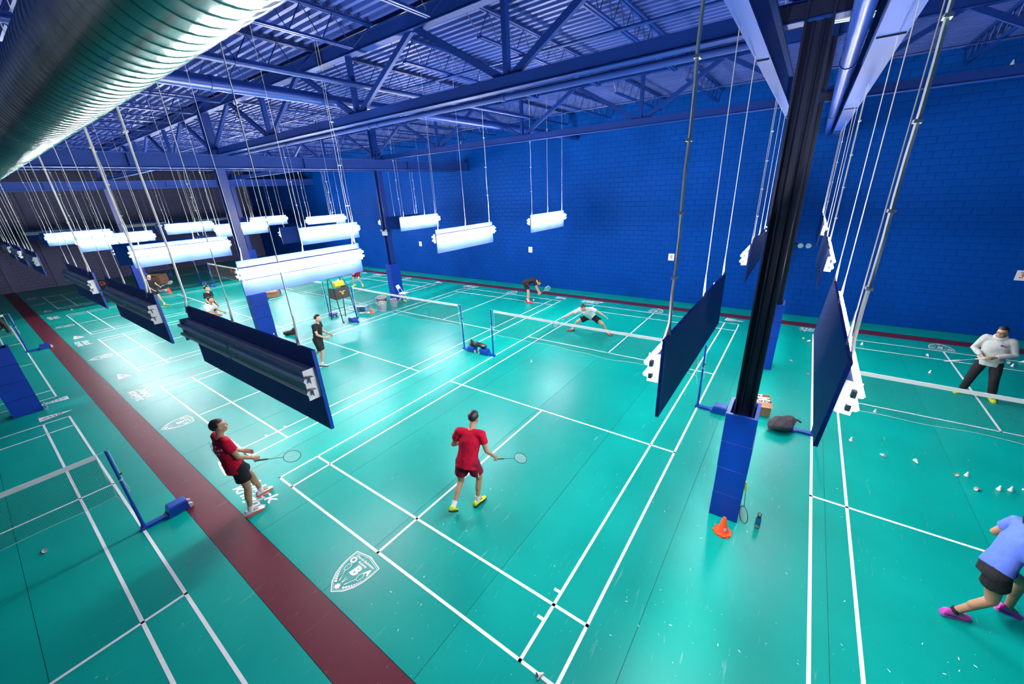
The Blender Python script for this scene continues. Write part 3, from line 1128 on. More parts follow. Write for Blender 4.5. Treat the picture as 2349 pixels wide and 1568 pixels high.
SH = [((99, 1262), 'side', 'shuttlecock on the dark front court below its net'),
      ((1247, 1545), 'side', 'shuttlecock on the baseline at the bottom edge of the middle court'),
      ((1219, 830), 'up', 'shuttlecock alone on the middle court near the net'),
      ((1952, 1010), 'up', 'shuttlecock first from the lamp board in the line across the right court'),
      ((2018, 1042), 'side', 'shuttlecock second from the lamp board in the line across the right court'),
      ((2105, 1064), 'side', 'shuttlecock third from the lamp board in the line across the right court'),
      ((2195, 1086), 'side', 'left one of the close pair of shuttlecocks on the right court'),
      ((2217, 1091), 'up', 'right one of the close pair of shuttlecocks on the right court'),
      ((2250, 1124), 'side', 'shuttlecock just right of and below the close pair'),
      ((2291, 1123), 'up', 'shuttlecock with open side up, left of its twin, right court'),
      ((2318, 1125), 'up', 'shuttlecock with open side up, right of its twin, right court'),
      ((2343, 1123), 'side', 'shuttlecock at the right picture edge above the running woman'),
      ((1819, 830), 'side', 'shuttlecock in the aisle beside the far padded column'),
      ((1846, 776), 'side', 'upper of two shuttlecocks by the far corner of the right court'),
      ((1851, 783), 'side', 'lower of two shuttlecocks by the far corner of the right court'),
      ((1856, 856), 'side', 'shuttlecock touching the left side line of the right court'),
      ((2007, 945), 'up', 'shuttlecock under the net of the right court'),
      ((1932, 934), 'side', 'shuttlecock beside the loose net cord of the right court'),
      ((1977, 790), 'up', 'shuttlecock beyond the lamp board near the far service line'),
      ((2130, 818), 'side', 'shuttlecock in front of the far crest of the right court'),
      ((2133, 855), 'up', 'shuttlecock behind the right net, left of the man in grey'),
      ((2315, 832), 'side', 'left one of two shuttlecocks behind the man in grey'),
      ((2337, 831), 'side', 'right one of two shuttlecocks behind the man in grey'),
      ((2322, 840), 'up', 'shuttlecock just beside the right hip of the man in grey'),
      ((540, 693), 'side', 'shuttlecock left of the white bin on the far court'),
      ((617, 693), 'side', 'shuttlecock in front of the far cardboard box'),
      ((640, 676), 'up', 'shuttlecock right of the far cardboard box'),
      ((168, 710), 'side', 'shuttlecock on the edge of the dark far left court'),
      ((1399, 672), 'up', 'shuttlecock at the foot of the blue wall behind the lunging player'),
      ((1224, 689), 'up', 'shuttlecock at the feet of the bending player in black')]
for (uv, kd, lab) in SH:
    gx_, gy_ = gp(*uv)
    shuttle(gx_, gy_, lab, kd)
# shuttlecocks caught on the roof steel
t = shuttle(9.9, 9.90, 'shuttlecock caught on the truss chord at the upper right', 'up', 6.59)
t = shuttle(-2.4, 3.66, 'shuttlecock caught on the lower chord of the near truss', 'up', 6.59)
t = shuttle(0.2, 9.93, 'shuttlecock caught on the lower chord of the second truss', 'up', 6.59)
t = shuttle(-3.5, 9.93, 'another shuttlecock on the second truss, farther left', 'up', 6.59)

# feather scraps scattered on the mats
m = MB()
for i in range(300):
    if i < 210:
        u, v = random.uniform(850, 2300), random.uniform(860, 1560)
    else:
        u, v = random.uniform(150, 2300), random.uniform(780, 1560)
    gx_, gy_ = gp(u, v)
    if any(abs(gx_ - a_) < 0.3 and abs(gy_ - b_) < 0.4 for a_ in (7.13, -8.67) for b_ in (-2.47, 3.7, 9.95)):
        continue
    s_ = random.choice((0.0025, 0.003, 0.004, 0.0075)) * random.uniform(0.7, 1.3)
    a = random.uniform(0, 6.28)
    ca, sa = math.cos(a), math.sin(a)
    q = [(-s_ * 1.6, -s_ * 0.5), (s_ * 1.6, -s_ * 0.35), (s_ * 1.6, s_ * 0.35), (-s_ * 1.6, s_ * 0.5)]
    h = random.uniform(0.001, 0.004)
    m.add([(gx_ + x_ * ca - y_ * sa, gy_ + x_ * sa + y_ * ca, 0.0022 + (h if n_ in (1, 2) else 0)) for n_, (x_, y_) in enumerate(q)], [(0, 1, 2, 3)])
tag(m.build('feather_scraps', M_FEATHER), 'tiny white feather scraps scattered over the green mats', 'feathers', kind='stuff')

# ------------------------------------------------------------------ remeshed soft shapes


def remesh(mb_, name, mats, voxel, smooth=4, factor=0.5, cut=None):
    """one continuous surface out of overlapping closed shapes"""
    me = bpy.data.meshes.new('draft')
    me.from_pydata(mb_.v, [], mb_.f)
    me.update()
    ob = bpy.data.objects.new('draft', me)
    COL.objects.link(ob)
    md = ob.modifiers.new('r', 'REMESH')
    md.mode = 'VOXEL'
    md.voxel_size = voxel
    if smooth:
        ms = ob.modifiers.new('s', 'SMOOTH')
        ms.iterations = smooth
        ms.factor = factor
    dg = bpy.context.evaluated_depsgraph_get()
    out = bpy.data.meshes.new_from_object(ob.evaluated_get(dg))
    bpy.data.objects.remove(ob)
    bpy.data.meshes.remove(me)
    out.name = name
    out.materials.clear()
    for x_ in (mats if isinstance(mats, (list, tuple)) else [mats]):
        out.materials.append(x_)
    out.polygons.foreach_set('use_smooth', [True] * len(out.polygons))
    out.update()
    return out


def crumple(me, amp, scale, seed=0):
    """push a mesh in and out with soft folds"""
    from mathutils import noise as nz
    off = Vector((seed * 3.1, seed * 1.7, seed * 0.9))
    ns = [v.normal.copy() for v in me.vertices]
    for v, n_ in zip(me.vertices, ns):
        v.co += n_ * amp * (nz.noise(v.co * scale + off) + 0.5 * nz.noise(v.co * scale * 2.3 + off))
    me.update()


# ------------------------------------------------------------------ umpire chair
uc = thing('umpire_chair', 'tall black umpire chair with dark logo panels and a yellow bag on it', 'umpire chair', (-8.22, 6.66, 0))
FT = [(-0.46, -0.31), (0.44, -0.33), (0.44, 0.35), (-0.38, 0.31)]
TP = [(-0.20, -0.27, 1.80), (0.26, -0.34, 1.48), (0.26, 0.30, 1.48), (-0.14, 0.27, 1.80)]
for (fx_, fy_), tp in zip(FT, TP):
    MB().bar((fx_, fy_, 0.0 if fx_ < 0 else 0.04), tp, 0.028, 0.028, (0, 1, 0)).build('leg', M_BLKSTEEL, uc)


def onleg(i, z):
    a, b = Vector((FT[i][0], FT[i][1], 0)), Vector(TP[i])
    return a + (b - a) * (z / b.z)


for z_ in (0.33, 0.62, 0.90):
    MB().tube([onleg(0, z_), onleg(1, z_)], 0.010, 6).build('rung', M_BLKSTEEL, uc)
    MB().tube([onleg(2, z_), onleg(3, z_)], 0.010, 6).build('rung', M_BLKSTEEL, uc)
MB().tube([onleg(1, 0.33), onleg(2, 0.33)], 0.010, 6).build('rung', M_BLKSTEEL, uc)
MB().tube([onleg(0, 0.45), onleg(3, 0.45)], 0.010, 6).build('rung', M_BLKSTEEL, uc)
for s_ in (1, 2):
    MB().tube([(FT[s_][0] + 0.03, FT[s_][1] - 0.02, 0.045), (FT[s_][0] + 0.03, FT[s_][1] + 0.02, 0.045)], 0.045, 12).build('wheel', M_BLKSTEEL, uc)
M_PANEL = mat('charcoal_panel', (0.045, 0.036, 0.040), 0.6)
M_YEL = mat('yellow_print', (0.75, 0.52, 0.04), 0.5)
a1, a2, b1, b2 = onleg(1, 1.0), onleg(2, 1.0), onleg(1, 1.47), onleg(2, 1.47)


def quad_panel(p, q, r, s, off, name, mt, parent):
    n_ = (Vector(q) - Vector(p)).cross(Vector(s) - Vector(p)).normalized() * 0.006
    o_ = Vector(off)
    v = [Vector(k) + o_ - n_ for k in (p, q, r, s)] + [Vector(k) + o_ + n_ for k in (p, q, r, s)]
    return MB().add(v, [(0, 3, 2, 1), (4, 5, 6, 7), (0, 1, 5, 4), (1, 2, 6, 5), (2, 3, 7, 6), (3, 0, 4, 7)]).build(name, mt, parent)


def logo_on(p, q, s, parent, w):
    """two spreading leaves above a split stem, drawn on the panel p-q (across) p-s (up)"""
    ex, ey = (Vector(q) - Vector(p)), (Vector(s) - Vector(p))
    c = Vector(p) + ex * 0.5 + ey * 0.55
    ex, ey = ex.normalized(), ey.normalized()
    n_ = ex.cross(ey).normalized() * 0.010
    for sg in (-1, 1):
        for poly in ([(0.05, 0.22), (0.35, 0.42), (0.95, 0.40), (0.98, 0.28), (0.55, 0.20), (0.28, 0.05), (0.22, -0.10)], [(0.03, 0.05), (0.22, -0.10), (0.34, -0.45), (0.12, -0.62), (0.04, -0.35)]):
            v = [c + ex * sg * a_ * w + ey * b_ * w + n_ for a_, b_ in poly]
            MB().add(v, [tuple(range(len(v))) if sg > 0 else tuple(reversed(range(len(v))))]).build('logo_leaf', M_YEL, parent)


pf = quad_panel(a1, a2, b2, b1, (0.022, 0, 0), 'front_panel', M_PANEL, uc)
logo_on(a1 + Vector((.022, 0, 0)), a2 + Vector((.022, 0, 0)), b1 + Vector((.022, 0, 0)), pf, 0.15)
c1, c2 = onleg(0, 1.02), onleg(0, 1.44)
ps = quad_panel(c1, a1, b1, c2, (0, -0.022, 0), 'side_panel', M_PANEL, uc)
logo_on(c1 + Vector((0, -.022, 0)), a1 + Vector((0, -.022, 0)), c2 + Vector((0, -.022, 0)), ps, 0.11)
quad_panel(onleg(2, 1.02), onleg(3, 1.02), onleg(3, 1.44), onleg(2, 1.47), (0, 0.022, 0), 'side_panel', M_PANEL, uc)
MB().box(-0.26, 0.30, -0.27, 0.27, 1.08, 1.11).build('seat', M_BLKSTEEL, uc)
for s_ in (-0.30, 0.28):
    MB().tube([(-0.20, s_ * 0.9, 1.78), (-0.05, s_, 1.82), (0.08, s_, 1.72), (0.22, s_ * 1.05, 1.50)], 0.013, 6).build('arm', M_BLKSTEEL, uc)
bag_m = MB().box(0.02, 0.22, -0.22, 0.22, 1.485, 1.72)
yb = link('yellow_bag', remesh(bag_m, 'yellow_bag', mat('yellow_fabric', (0.82, 0.58, 0.03), 0.6), 0.025, 6))
yb.location = (-8.22, 6.66, 0.0)
tag(yb, 'bright yellow bag resting on top of the umpire chair', 'bag')
MB().box(0.08, 0.16, -0.05, 0.05, 1.72, 1.755).build('paper_tissue', M_WHITE, yb)

# ------------------------------------------------------------------ cones


def cone(x, y, label, stack=1, tipped=False, s=1.0, rot=0.0, sticker=False):
    t = thing('training_cone', label, 'cone', (x, y, 0), rot, 'orange training cones')
    for k in range(stack):
        z0 = 0.018 * k
        pol = []
        for i in range(16):
            a = 2 * math.pi * i / 16 + k * 0.35
            r_ = (0.135 if i % 2 == 0 else 0.112) * s
            pol.append((r_ * math.cos(a), r_ * math.sin(a)))
        MB().prism(pol, z0, z0 + 0.012).build('base', M_ORANGE, t)
    z0 = 0.018 * (stack - 1)
    MB().lathe([(0.082 * s, z0 + 0.010), (0.070 * s, z0 + 0.03), (0.030 * s, z0 + 0.24 * s), (0.022 * s, z0 + 0.262 * s), (0.010 * s, z0 + 0.268 * s)], 20).build('cone_body', M_ORANGE, t, True)
    if sticker:
        m_ = MB()
        vs_ = []
        for zz, r_ in ((z0 + 0.065, 0.0645), (z0 + 0.105, 0.0565)):
            for a in np.linspace(-1.25, -0.55, 5):
                vs_.append((r_ * math.cos(a), r_ * math.sin(a), zz))
        m_.add(vs_, [(i, i + 1, 6 + i, 5 + i) for i in range(4)])
        st = m_.build('sticker', M_WHITE, t)
        ca, sa = math.cos(-0.9), math.sin(-0.9)
        for k_ in (-0.010, 0.004, 0.012):
            v_ = [(k_ - 0.003, -0.008), (k_ + 0.003, -0.008), (k_ + 0.003, 0.007), (k_ - 0.003, 0.007)]
            MB().add([((0.0622 - y_ * 0.2) * ca - x_ * sa, (0.0622 - y_ * 0.2) * sa + x_ * ca, z0 + 0.085 + y_) for x_, y_ in v_], [(0, 1, 2, 3)]).build('print_mark', M_BLKSTEEL, st)
    if tipped:
        t.rotation_euler = (0, math.radians(72), rot)
        t.location = (x, y, 0.10)
    return t


cone(7.17, 3.14, 'stacked orange cones with a white sticker at the foot of the near blue pad', 2, sticker=True)
cone(-8.0, 7.92, 'orange cone between the blue crate and the baskets of shuttlecocks')
cone(*gp(390, 671), 'orange cone on the floor right of the player in black and red', s=1.25)
cone(*gp(531, 623), 'orange cone seen through the far net on the unlit court', s=1.25)
cone(*gp(236, 653), 'orange cone lying tipped over at the far left end of a lamp board', tipped=True, s=1.2)

# ------------------------------------------------------------------ racket


def racket(name, label, grip, tip, normal, col, group='badminton rackets', frame_col=None):
    """racket from the butt of its grip to the top of its head; normal is the string-bed normal"""
    g, h = Vector(grip), Vector(tip)
    d = (h - g).normalized()
    n_ = Vector(normal)
    n_ = (n_ - d * n_.dot(d)).normalized()
    s_ = d.cross(n_)
    t = thing(name, label, 'racket', g, 0, group)
    mg = mat('grip_' + name + str(len(MATS)), col, 0.6)
    mf = mat('frame_' + name + str(len(MATS)), frame_col or (0.02, 0.02, 0.02), 0.35)
    MB().tube([d * 0, d * 0.01, d * 0.165, d * 0.19], [0.016, 0.0145, 0.013, 0.008], 8).build('grip', mg, t, True)
    MB().tube([d * 0.19, d * 0.41], 0.0042, 6).build('shaft', mf, t)
    c = d * 0.545
    ring = [c + d * 0.130 * math.cos(a) * (1.0 if math.cos(a) > 0 else 1.03) + s_ * 0.098 * math.sin(a) for a in np.linspace(0, 2 * math.pi, 29)]
    MB().tube(ring, 0.0052, 6, caps=False).build('frame', mf, t, True)
    m_ = MB()
    for k in range(-8, 9):
        x_ = k * 0.0115
        hh = 0.128 * math.sqrt(max(0, 1 - (x_ / 0.098) ** 2))
        m_.tube([c + s_ * x_ - d * hh, c + s_ * x_ + d * hh], 0.0008, 3, False)
    for k in range(-10, 11):
        y_ = k * 0.012
        hh = 0.097 * math.sqrt(max(0, 1 - (y_ / 0.129) ** 2))
        m_.tube([c + d * y_ - s_ * hh, c + d * y_ + s_ * hh], 0.0008, 3, False)
    tag(m_.build('strings', mat('string_white', (0.75, 0.76, 0.74), 0.5), t), kind='stuff')
    return t


racket('badminton_racket', 'yellow-gripped racket leaning head down against the near blue pad', (7.335, 3.62, 0.66), (7.40, 3.505, 0.006), (-0.75, -0.6, 0), (0.62, 0.68, 0.02))

# ------------------------------------------------------------------ bottles
M_BOTTLE = mat('clear_bottle', (0.75, 0.88, 0.92), 0.08, trans=0.85)
M_BLUEW = mat('blue_bottle', (0.02, 0.16, 0.40), 0.12, trans=0.25)
t = thing('sports_bottle', 'blue sports bottle with a black loop lid standing right of the near blue pad', 'bottle', (7.585, 3.50, 0), 0)
MB().lathe([(0.030, 0.0), (0.036, 0.006), (0.036, 0.075), (0.034, 0.08)], 18).build('clear_foot', M_BOTTLE, t, True)
MB().lathe([(0.0355, 0.08), (0.036, 0.085), (0.036, 0.175), (0.030, 0.195), (0.022, 0.205)], 18).build('body', M_BLUEW, t, True)
MB().lathe([(0.024, 0.205), (0.025, 0.21), (0.025, 0.235), (0.02, 0.24)], 16).build('lid', M_BLKSTEEL, t, True)
MB().tube([(0.024 * math.cos(a), 0.0, 0.262 + 0.024 * math.sin(a)) for a in np.linspace(-0.9, 4.05, 14)], 0.005, 6).build('carry_loop', M_BLKSTEEL, t, True)
t = thing('water_bottle', 'clear plastic water bottle with blue label beside the left padded column', 'bottle', (-8.36, -2.22 + 0.08, 0), 0)
MB().lathe([(0.030, 0.0), (0.033, 0.008), (0.033, 0.14), (0.028, 0.17), (0.013, 0.20), (0.013, 0.215)], 16).build('body', M_BOTTLE, t, True)
MB().lathe([(0.0336, 0.07), (0.0336, 0.125)], 16, caps=False).build('paper_label', mat('label_blue', (0.05, 0.30, 0.62), 0.5), t, True)
MB().lathe([(0.014, 0.213), (0.014, 0.23)], 12).build('cap', M_WHITE, t, True)
t = thing('drink_flask', 'small steel flask standing at the foot of the middle padded column', 'bottle', (-8.44, 3.84, 0), 0)
MB().lathe([(0.03, 0.0), (0.034, 0.01), (0.034, 0.17), (0.02, 0.20)], 14).build('body', M_BLKSTEEL, t, True)
MB().lathe([(0.022, 0.20), (0.024, 0.21), (0.024, 0.245), (0.018, 0.25)], 14).build('lid', M_WHITE, t, True)

# ------------------------------------------------------------------ bags and cloth


def soft_bag(name, label, x, y, z, blobs, mt, amp=0.012, sc=9, seed=1, rot=0.0, voxel=0.018):
    m_ = MB()
    for (c, r) in blobs:
        m_.sphere(c, *r, n=14, m=10)
    me = remesh(m_, 'bag_body', mt, voxel, 5)
    crumple(me, amp, sc, seed)
    zmin = min(v.co.z for v in me.vertices)
    for v in me.vertices:
        v.co.z -= zmin
    t_ = thing(name, label, 'bag', (x, y, z), rot)
    link('bag_body', me, t_)
    return t_


M_SHINY = mat('black_nylon', (0.012, 0.012, 0.013), 0.32)
t = soft_bag('sports_bag', 'shiny black sports bag lying on the two blue post weights', -0.62, NY + 0.02, 0.188, [((-0.22, 0, 0.08), (0.16, 0.10, 0.075)), ((0.0, 0, 0.08), (0.20, 0.11, 0.08)), ((0.2, 0, 0.075), (0.16, 0.10, 0.07)), ((-0.28, 0.02, 0.13), (0.07, 0.06, 0.06))], M_SHINY, 0.016, 8, 2)
MB().tube([(0.02, -0.115, 0.02), (0.02, -0.128, 0.06), (0.02, -0.09, 0.14), (0.02, 0.02, 0.165)], 0.012, 6).build('strap', M_BLACK, t)
MB().tube([(-0.30, 0.0, 0.16), (-0.33, 0.02, 0.20), (-0.27, 0.03, 0.19)], 0.010, 6).build('handle', M_BLACK, t)
t = soft_bag('equipment_bag', 'dark backpack lying on the floor near the middle padded column', *gp(668, 768), 0.0, [((-0.16, 0, 0.09), (0.15, 0.12, 0.08)), ((0.05, 0, 0.11), (0.18, 0.13, 0.10)), ((0.17, 0.02, 0.2), (0.09, 0.08, 0.10))], mat('brown_black_fabric', (0.020, 0.014, 0.011), 0.7), 0.03, 9, 3, 0.5)
MB().tube([(0.1, -0.12, 0.05), (0.14, -0.15, 0.12), (0.17, -0.09, 0.24), (0.17, 0.0, 0.30)], 0.011, 6).build('strap', M_BLACK, t)
t = soft_bag('grey_cloth_bag', 'dark grey cloth bag slumped over a blue post weight near the dark column', 7.70, NY - 0.10, 0.0, [((0.0, 0, 0.12), (0.22, 0.2, 0.13)), ((-0.1, -0.05, 0.12), (0.18, 0.17, 0.14)), ((0.1, 0.05, 0.17), (0.17, 0.14, 0.08))], mat('grey_cloth', (0.055, 0.048, 0.058), 0.85), 0.05, 6, 5, 0.3)
MB().tube([(0.12, 0.14, 0.20), (0.24, 0.17, 0.20), (0.33, 0.12, 0.20), (0.38, 0.10, 0.17)], 0.02, 6).build('strap', mat('grey_cloth', (0.05, 0.05, 0.05)), t, True)
t = soft_bag('dark_jacket', 'dark jacket hung over the net of the unlit court at the left edge', GX + 6.7 + 0.06, FY - 0.42, 0.80, [((0, 0, 0.62), (0.10, 0.22, 0.10)), ((0.05, -0.05, 0.42), (0.06, 0.20, 0.25)), ((0.06, -0.12, 0.2), (0.05, 0.10, 0.2)), ((-0.06, 0.05, 0.45), (0.05, 0.18, 0.2))], M_BLACK, 0.03, 7, 6)
t['category'] = 'jacket'
MB().tube([(0.06, 0.16, 0.6), (0.08, 0.22, 0.4), (0.07, 0.24, 0.1)], [0.06, 0.055, 0.045], 8).build('sleeve', M_BLACK, t, True)

# ------------------------------------------------------------------ baskets, crate, boxes
M_MESHB = mat('basket_mesh_white', (0.52, 0.55, 0.66), 0.5)


def basket(x, y, label, r0, r1, h, mt, rim):
    t_ = thing('shuttle_basket', label, 'basket', (x, y, 0), random.uniform(0, 1), 'baskets of shuttlecocks')
    N = 28
    MB().lathe([(r0 - 0.004, 0.004), (r0, 0.008), (r0, 0.014)], 24).build('bottom', mt, t_, True)
    m_ = MB()
    for k in range(N):                   # slatted side of the basket
        a = 2 * math.pi * k / N
        a2 = a + 2 * math.pi / N * 0.62
        v = [(r0 * math.cos(a), r0 * math.sin(a), 0.0), (r0 * math.cos(a2), r0 * math.sin(a2), 0.0), (r1 * math.cos(a2), r1 * math.sin(a2), h), (r1 * math.cos(a), r1 * math.sin(a), h)]
        m_.add(v, [(0, 1, 2, 3)])
    tag(m_.build('slat_side', mt, t_), kind='stuff')
    for z_ in (0.30, 0.62):
        rr = r0 + (r1 - r0) * z_
        MB().lathe([(rr + 0.002, h * z_ - 0.012), (rr + 0.003, h * z_ + 0.012)], 28, caps=False).build('band', mt, t_, True)
    MB().tube([(r1 * math.cos(a), r1 * math.sin(a), h) for a in np.linspace(0, 2 * math.pi, 29)], 0.012, 6, False).build('rim', rim, t_, True)
    MB().lathe([(r0 * 0.93, 0.02), (r1 * 0.90, h * 0.80), (r1 * 0.5, h * 0.90), (0.02, h * 0.94)], 20).build('heap_core', M_FEATHER, t_, True)
    n_h = int((r1 * 0.86 / 0.052) ** 2)
    for k in range(n_h):
        rr, a = r1 * 0.84 * math.sqrt((k + 0.5) / n_h), k * 2.39996
        o = link('shuttlecock', SH_TINY)
        o.location = (x + rr * math.cos(a), y + rr * math.sin(a), h * (0.96 - 0.10 * (rr / r1) ** 2))
        o.rotation_euler = (random.uniform(-.25, .25), random.uniform(-.25, .25), random.uniform(0, 6.28))
        tag(o, 'worn white shuttlecock heaped in the ' + label.split(' with ')[0], 'shuttlecock', 'shuttlecocks heaped in the baskets')
    return t_


basket(-7.72, 8.30, 'front slatted basket with white shuttlecocks heaped to the brim', 0.17, 0.235, 0.40, M_MESHB, M_WHITE)
basket(-7.88, 9.10, 'small slatted basket with shuttlecocks left of the folding chair', 0.14, 0.185, 0.31, M_MESHB, mat('purple_rim', (0.10, 0.05, 0.28), 0.5))
basket(-8.75, 9.05, 'rear maroon-lined basket with shuttlecocks behind the front basket', 0.20, 0.26, 0.36, mat('maroon_plastic', (0.12, 0.03, 0.05), 0.5), M_WHITE)
M_CRATE = mat('pale_blue_plastic', (0.22, 0.52, 0.72), 0.3, trans=0.2)
t = thing('plastic_crate', 'pale blue see-through plastic crate lying on its side beside the umpire chair', 'crate', (-8.43, 7.78, 0), 0.35)
for (b_, nm) in (((-0.24, 0.24, 0.16, 0.165, 0, 0.30), 'back_side'), ((-0.24, -0.235, -0.17, 0.16, 0, 0.30), 'end_side'), ((0.235, 0.24, -0.17, 0.16, 0, 0.30), 'end_side'), ((-0.24, 0.24, -0.17, 0.16, 0, 0.006), 'low_side'), ((-0.24, 0.24, -0.17, 0.16, 0.294, 0.30), 'top_side')):
    MB().box(*b_).build(nm, M_CRATE, t)
for k in range(9):
    o = link('shuttlecock', SH_TINY)
    o.location = (-8.30 + 0.09 * (k % 5) - 0.05, 7.50 + 0.10 * (k // 5) + 0.05 * (k % 5), 0.034)
    o.rotation_euler = (0, R90, random.uniform(0, 6.28))
    tag(o, 'white shuttlecock spilling out of the pale blue crate', 'shuttlecock', 'shuttlecocks spilling from the crate')


def carton(x, y, label, sx, sy, sz, rot, fill=8):
    t_ = thing('cardboard_box', label, 'box', (x, y, 0), rot, 'cardboard boxes')
    for (b_, nm) in (((-sx, sx, -sy, -sy + .006, 0, sz), 'side'), ((-sx, sx, sy - .006, sy, 0, sz), 'side'), ((-sx, -sx + .006, -sy + .006, sy - .006, 0, sz), 'end'), ((sx - .006, sx, -sy + .006, sy - .006, 0, sz), 'end')):
        MB().box(*b_).build(nm, M_CARD, t_)
    MB().box(-sx + .006, sx - .006, -sy + .006, sy - .006, 0, 0.006).build('bottom', M_CARD, t_)
    MB().add([(-sx, -sy, sz), (sx, -sy, sz), (sx, -sy - 0.13, sz - 0.06), (-sx, -sy - 0.13, sz - 0.06)], [(0, 1, 2, 3)]).build('flap', M_CARD, t_)
    MB().box(-sx + .02, sx - .02, -sy + .02, sy - .02, 0.006, sz * 0.8).build('filling', M_FEATHER, t_)
    for k in range(fill):
        o = link('shuttlecock', SH_TINY)
        rx, ry = sx * (-0.6 + 1.2 * ((k % 4) / 3)), sy * (-0.55 + 1.1 * ((k // 4) / 2))
        o.location = (x + rx * math.cos(rot) - ry * math.sin(rot), y + rx * math.sin(rot) + ry * math.cos(rot), sz * 0.8)
        o.rotation_euler = (random.uniform(-.2, .2), random.uniform(-.2, .2), random.uniform(0, 6.28))
        tag(o, 'white shuttlecock in the ' + label, 'shuttlecock', 'shuttlecocks in the cardboard boxes')
    return t_


carton(7.30, 7.20, 'cardboard box of shuttlecocks peeking out behind the near blue pad', 0.15, 0.20, 0.34, 0.2, 10)
carton(-16.02, 7.25, 'brown cardboard box under a lamp board on the far lit court', 0.30, 0.22, 0.38, 0.9, 4)
carton(-28.6, 5.25, 'brown cardboard box heaped with shuttlecocks on the unlit court', 0.5, 0.35, 0.62, 0.6, 12)
t = thing('white_bin', 'white plastic bin beside the middle padded column, far court', 'bin', (-15.86, 6.05, 0), 0)
MB().lathe([(0.15, 0), (0.155, 0.01), (0.21, 0.42), (0.225, 0.425), (0.225, 0.44), (0.20, 0.435), (0.145, 0.02), (0.02, 0.02)], 20, caps=False).build('tub', M_WHITE, t, True)
t = thing('tube_pack', 'blue and red pack of shuttle tubes beside the far cardboard box', 'tubes', (-16.45, 7.75, 0), 0.3)
for k, c_ in enumerate(((0.02, 0.06, 0.4), (0.6, 0.03, 0.04), (0.02, 0.06, 0.4), (0.7, 0.7, 0.7))):
    MB().tube([(k * 0.075, 0, 0.0), (k * 0.075, 0.0, 0.40)], 0.034, 10).build('shuttle_tube', mat('tube_col%d' % (k % 4), c_, 0.4), t, True)

# ------------------------------------------------------------------ white folding chair
M_CHAIR = mat('white_chair_paint', (0.78, 0.78, 0.78), 0.4)
t = thing('folding_chair', 'white metal folding chair beside the blue padded column', 'chair', (-8.14, 9.86, 0), math.atan2(0.5, 0.85) - R90)
for s_ in (-0.19, 0.19):
    MB().tube([(s_, 0.22, 0.01), (s_, -0.02, 0.45), (s_ * 0.98, -0.20, 0.84)], 0.011, 8).build('front_leg', M_CHAIR, t, True)
    MB().tube([(s_ * 0.9, -0.24, 0.01), (s_ * 0.9, -0.02, 0.30), (s_ * 0.9, 0.12, 0.43)], 0.010, 8).build('rear_leg', M_CHAIR, t, True)
MB().box(-0.20, 0.20, -0.12, 0.26, 0.435, 0.455).build('seat', M_CHAIR, t)
m = MB()
vs = []
for i in range(9):
    a = -0.2 + 0.4 * i / 8
    b_ = 0.02 * math.cos(a / 0.2 * 1.4)
    for z_ in (0.66, 0.84):
        yy = -0.02 - (z_ - 0.45) / 0.39 * 0.18 - b_
        vs += [(a, yy, z_), (a, yy + 0.012, z_)]
fs = []
for i in range(8):
    o = i * 4
    fs += [(o, o + 4, o + 6, o + 2), (o + 1, o + 3, o + 7, o + 5), (o, o + 1, o + 5, o + 4), (o + 2, o + 6, o + 7, o + 3)]
m.add(vs, fs)
bk = m.build('backrest', M_CHAIR, t)
MB().box(-0.035, 0.035, -0.192, -0.178, 0.77, 0.795).build('hand_slot', M_BLKSTEEL, bk)
MB().tube([(-0.17, 0.17, 0.12), (0.17, 0.17, 0.12)], 0.008, 6).build('stretcher', M_CHAIR, t)
MB().tube([(-0.17, -0.17, 0.12), (0.17, -0.17, 0.12)], 0.008, 6).build('stretcher', M_CHAIR, t)
soft_bag('purple_bag', 'purple bag on the floor between the small basket and the folding chair', -8.33, 9.42, 0.0, [((0, 0, 0.12), (0.18, 0.14, 0.12)), ((0.05, 0.0, 0.22), (0.11, 0.10, 0.08))], mat('purple_fabric', (0.06, 0.025, 0.20), 0.6), 0.02, 7, 8)
lp = thing('tennis_ball_tube', 'lime green tube lying under the white folding chair', 'tube', (-8.08, 9.93, 0.035), 0.4)
MB().tube([(-0.09, 0, 0), (0.09, 0, 0)], 0.034, 12).build('tube_body', mat('lime_plastic', (0.55, 0.7, 0.03), 0.4), lp, True)

# ------------------------------------------------------------------ court number signs on the far wall
M_SIGN = mat('sign_card', (0.80, 0.80, 0.80), 0.5)
M_RED_INK = mat('red_ink', (0.62, 0.05, 0.04), 0.6)
M_PALE_INK = mat('pale_red_ink', (0.62, 0.45, 0.45), 0.6)
for (sx_, num, lab, ink) in ((12.74, '3', 'white card with red court number 3 on the wall at the right edge', M_RED_INK),
                             (2.99, '4', 'white card with red court number 4 on the far blue wall', M_RED_INK),
                             (-4.18, '5', 'white card with pale court number 5 on the far blue wall', M_PALE_INK),
                             (-12.70, '6', 'small white court number card left of the second lit lamp board', M_PALE_INK),
                             (-20.05, '7', 'tiny white court number card at the far left end of the blue wall', M_PALE_INK)):
    t = thing('court_number_sign', lab, 'sign', (sx_, Y1 - 0.008, 1.92), 0, 'court number signs')
    MB().box(-0.12, 0.12, -0.006, 0.0, -0.145, 0.145).build('card', M_SIGN, t)
    vf = text_mesh(num, 0.24)
    MB().add([(v[0], -0.0068, v[1]) for v in vf[0]], vf[1]).build('number', ink, t)

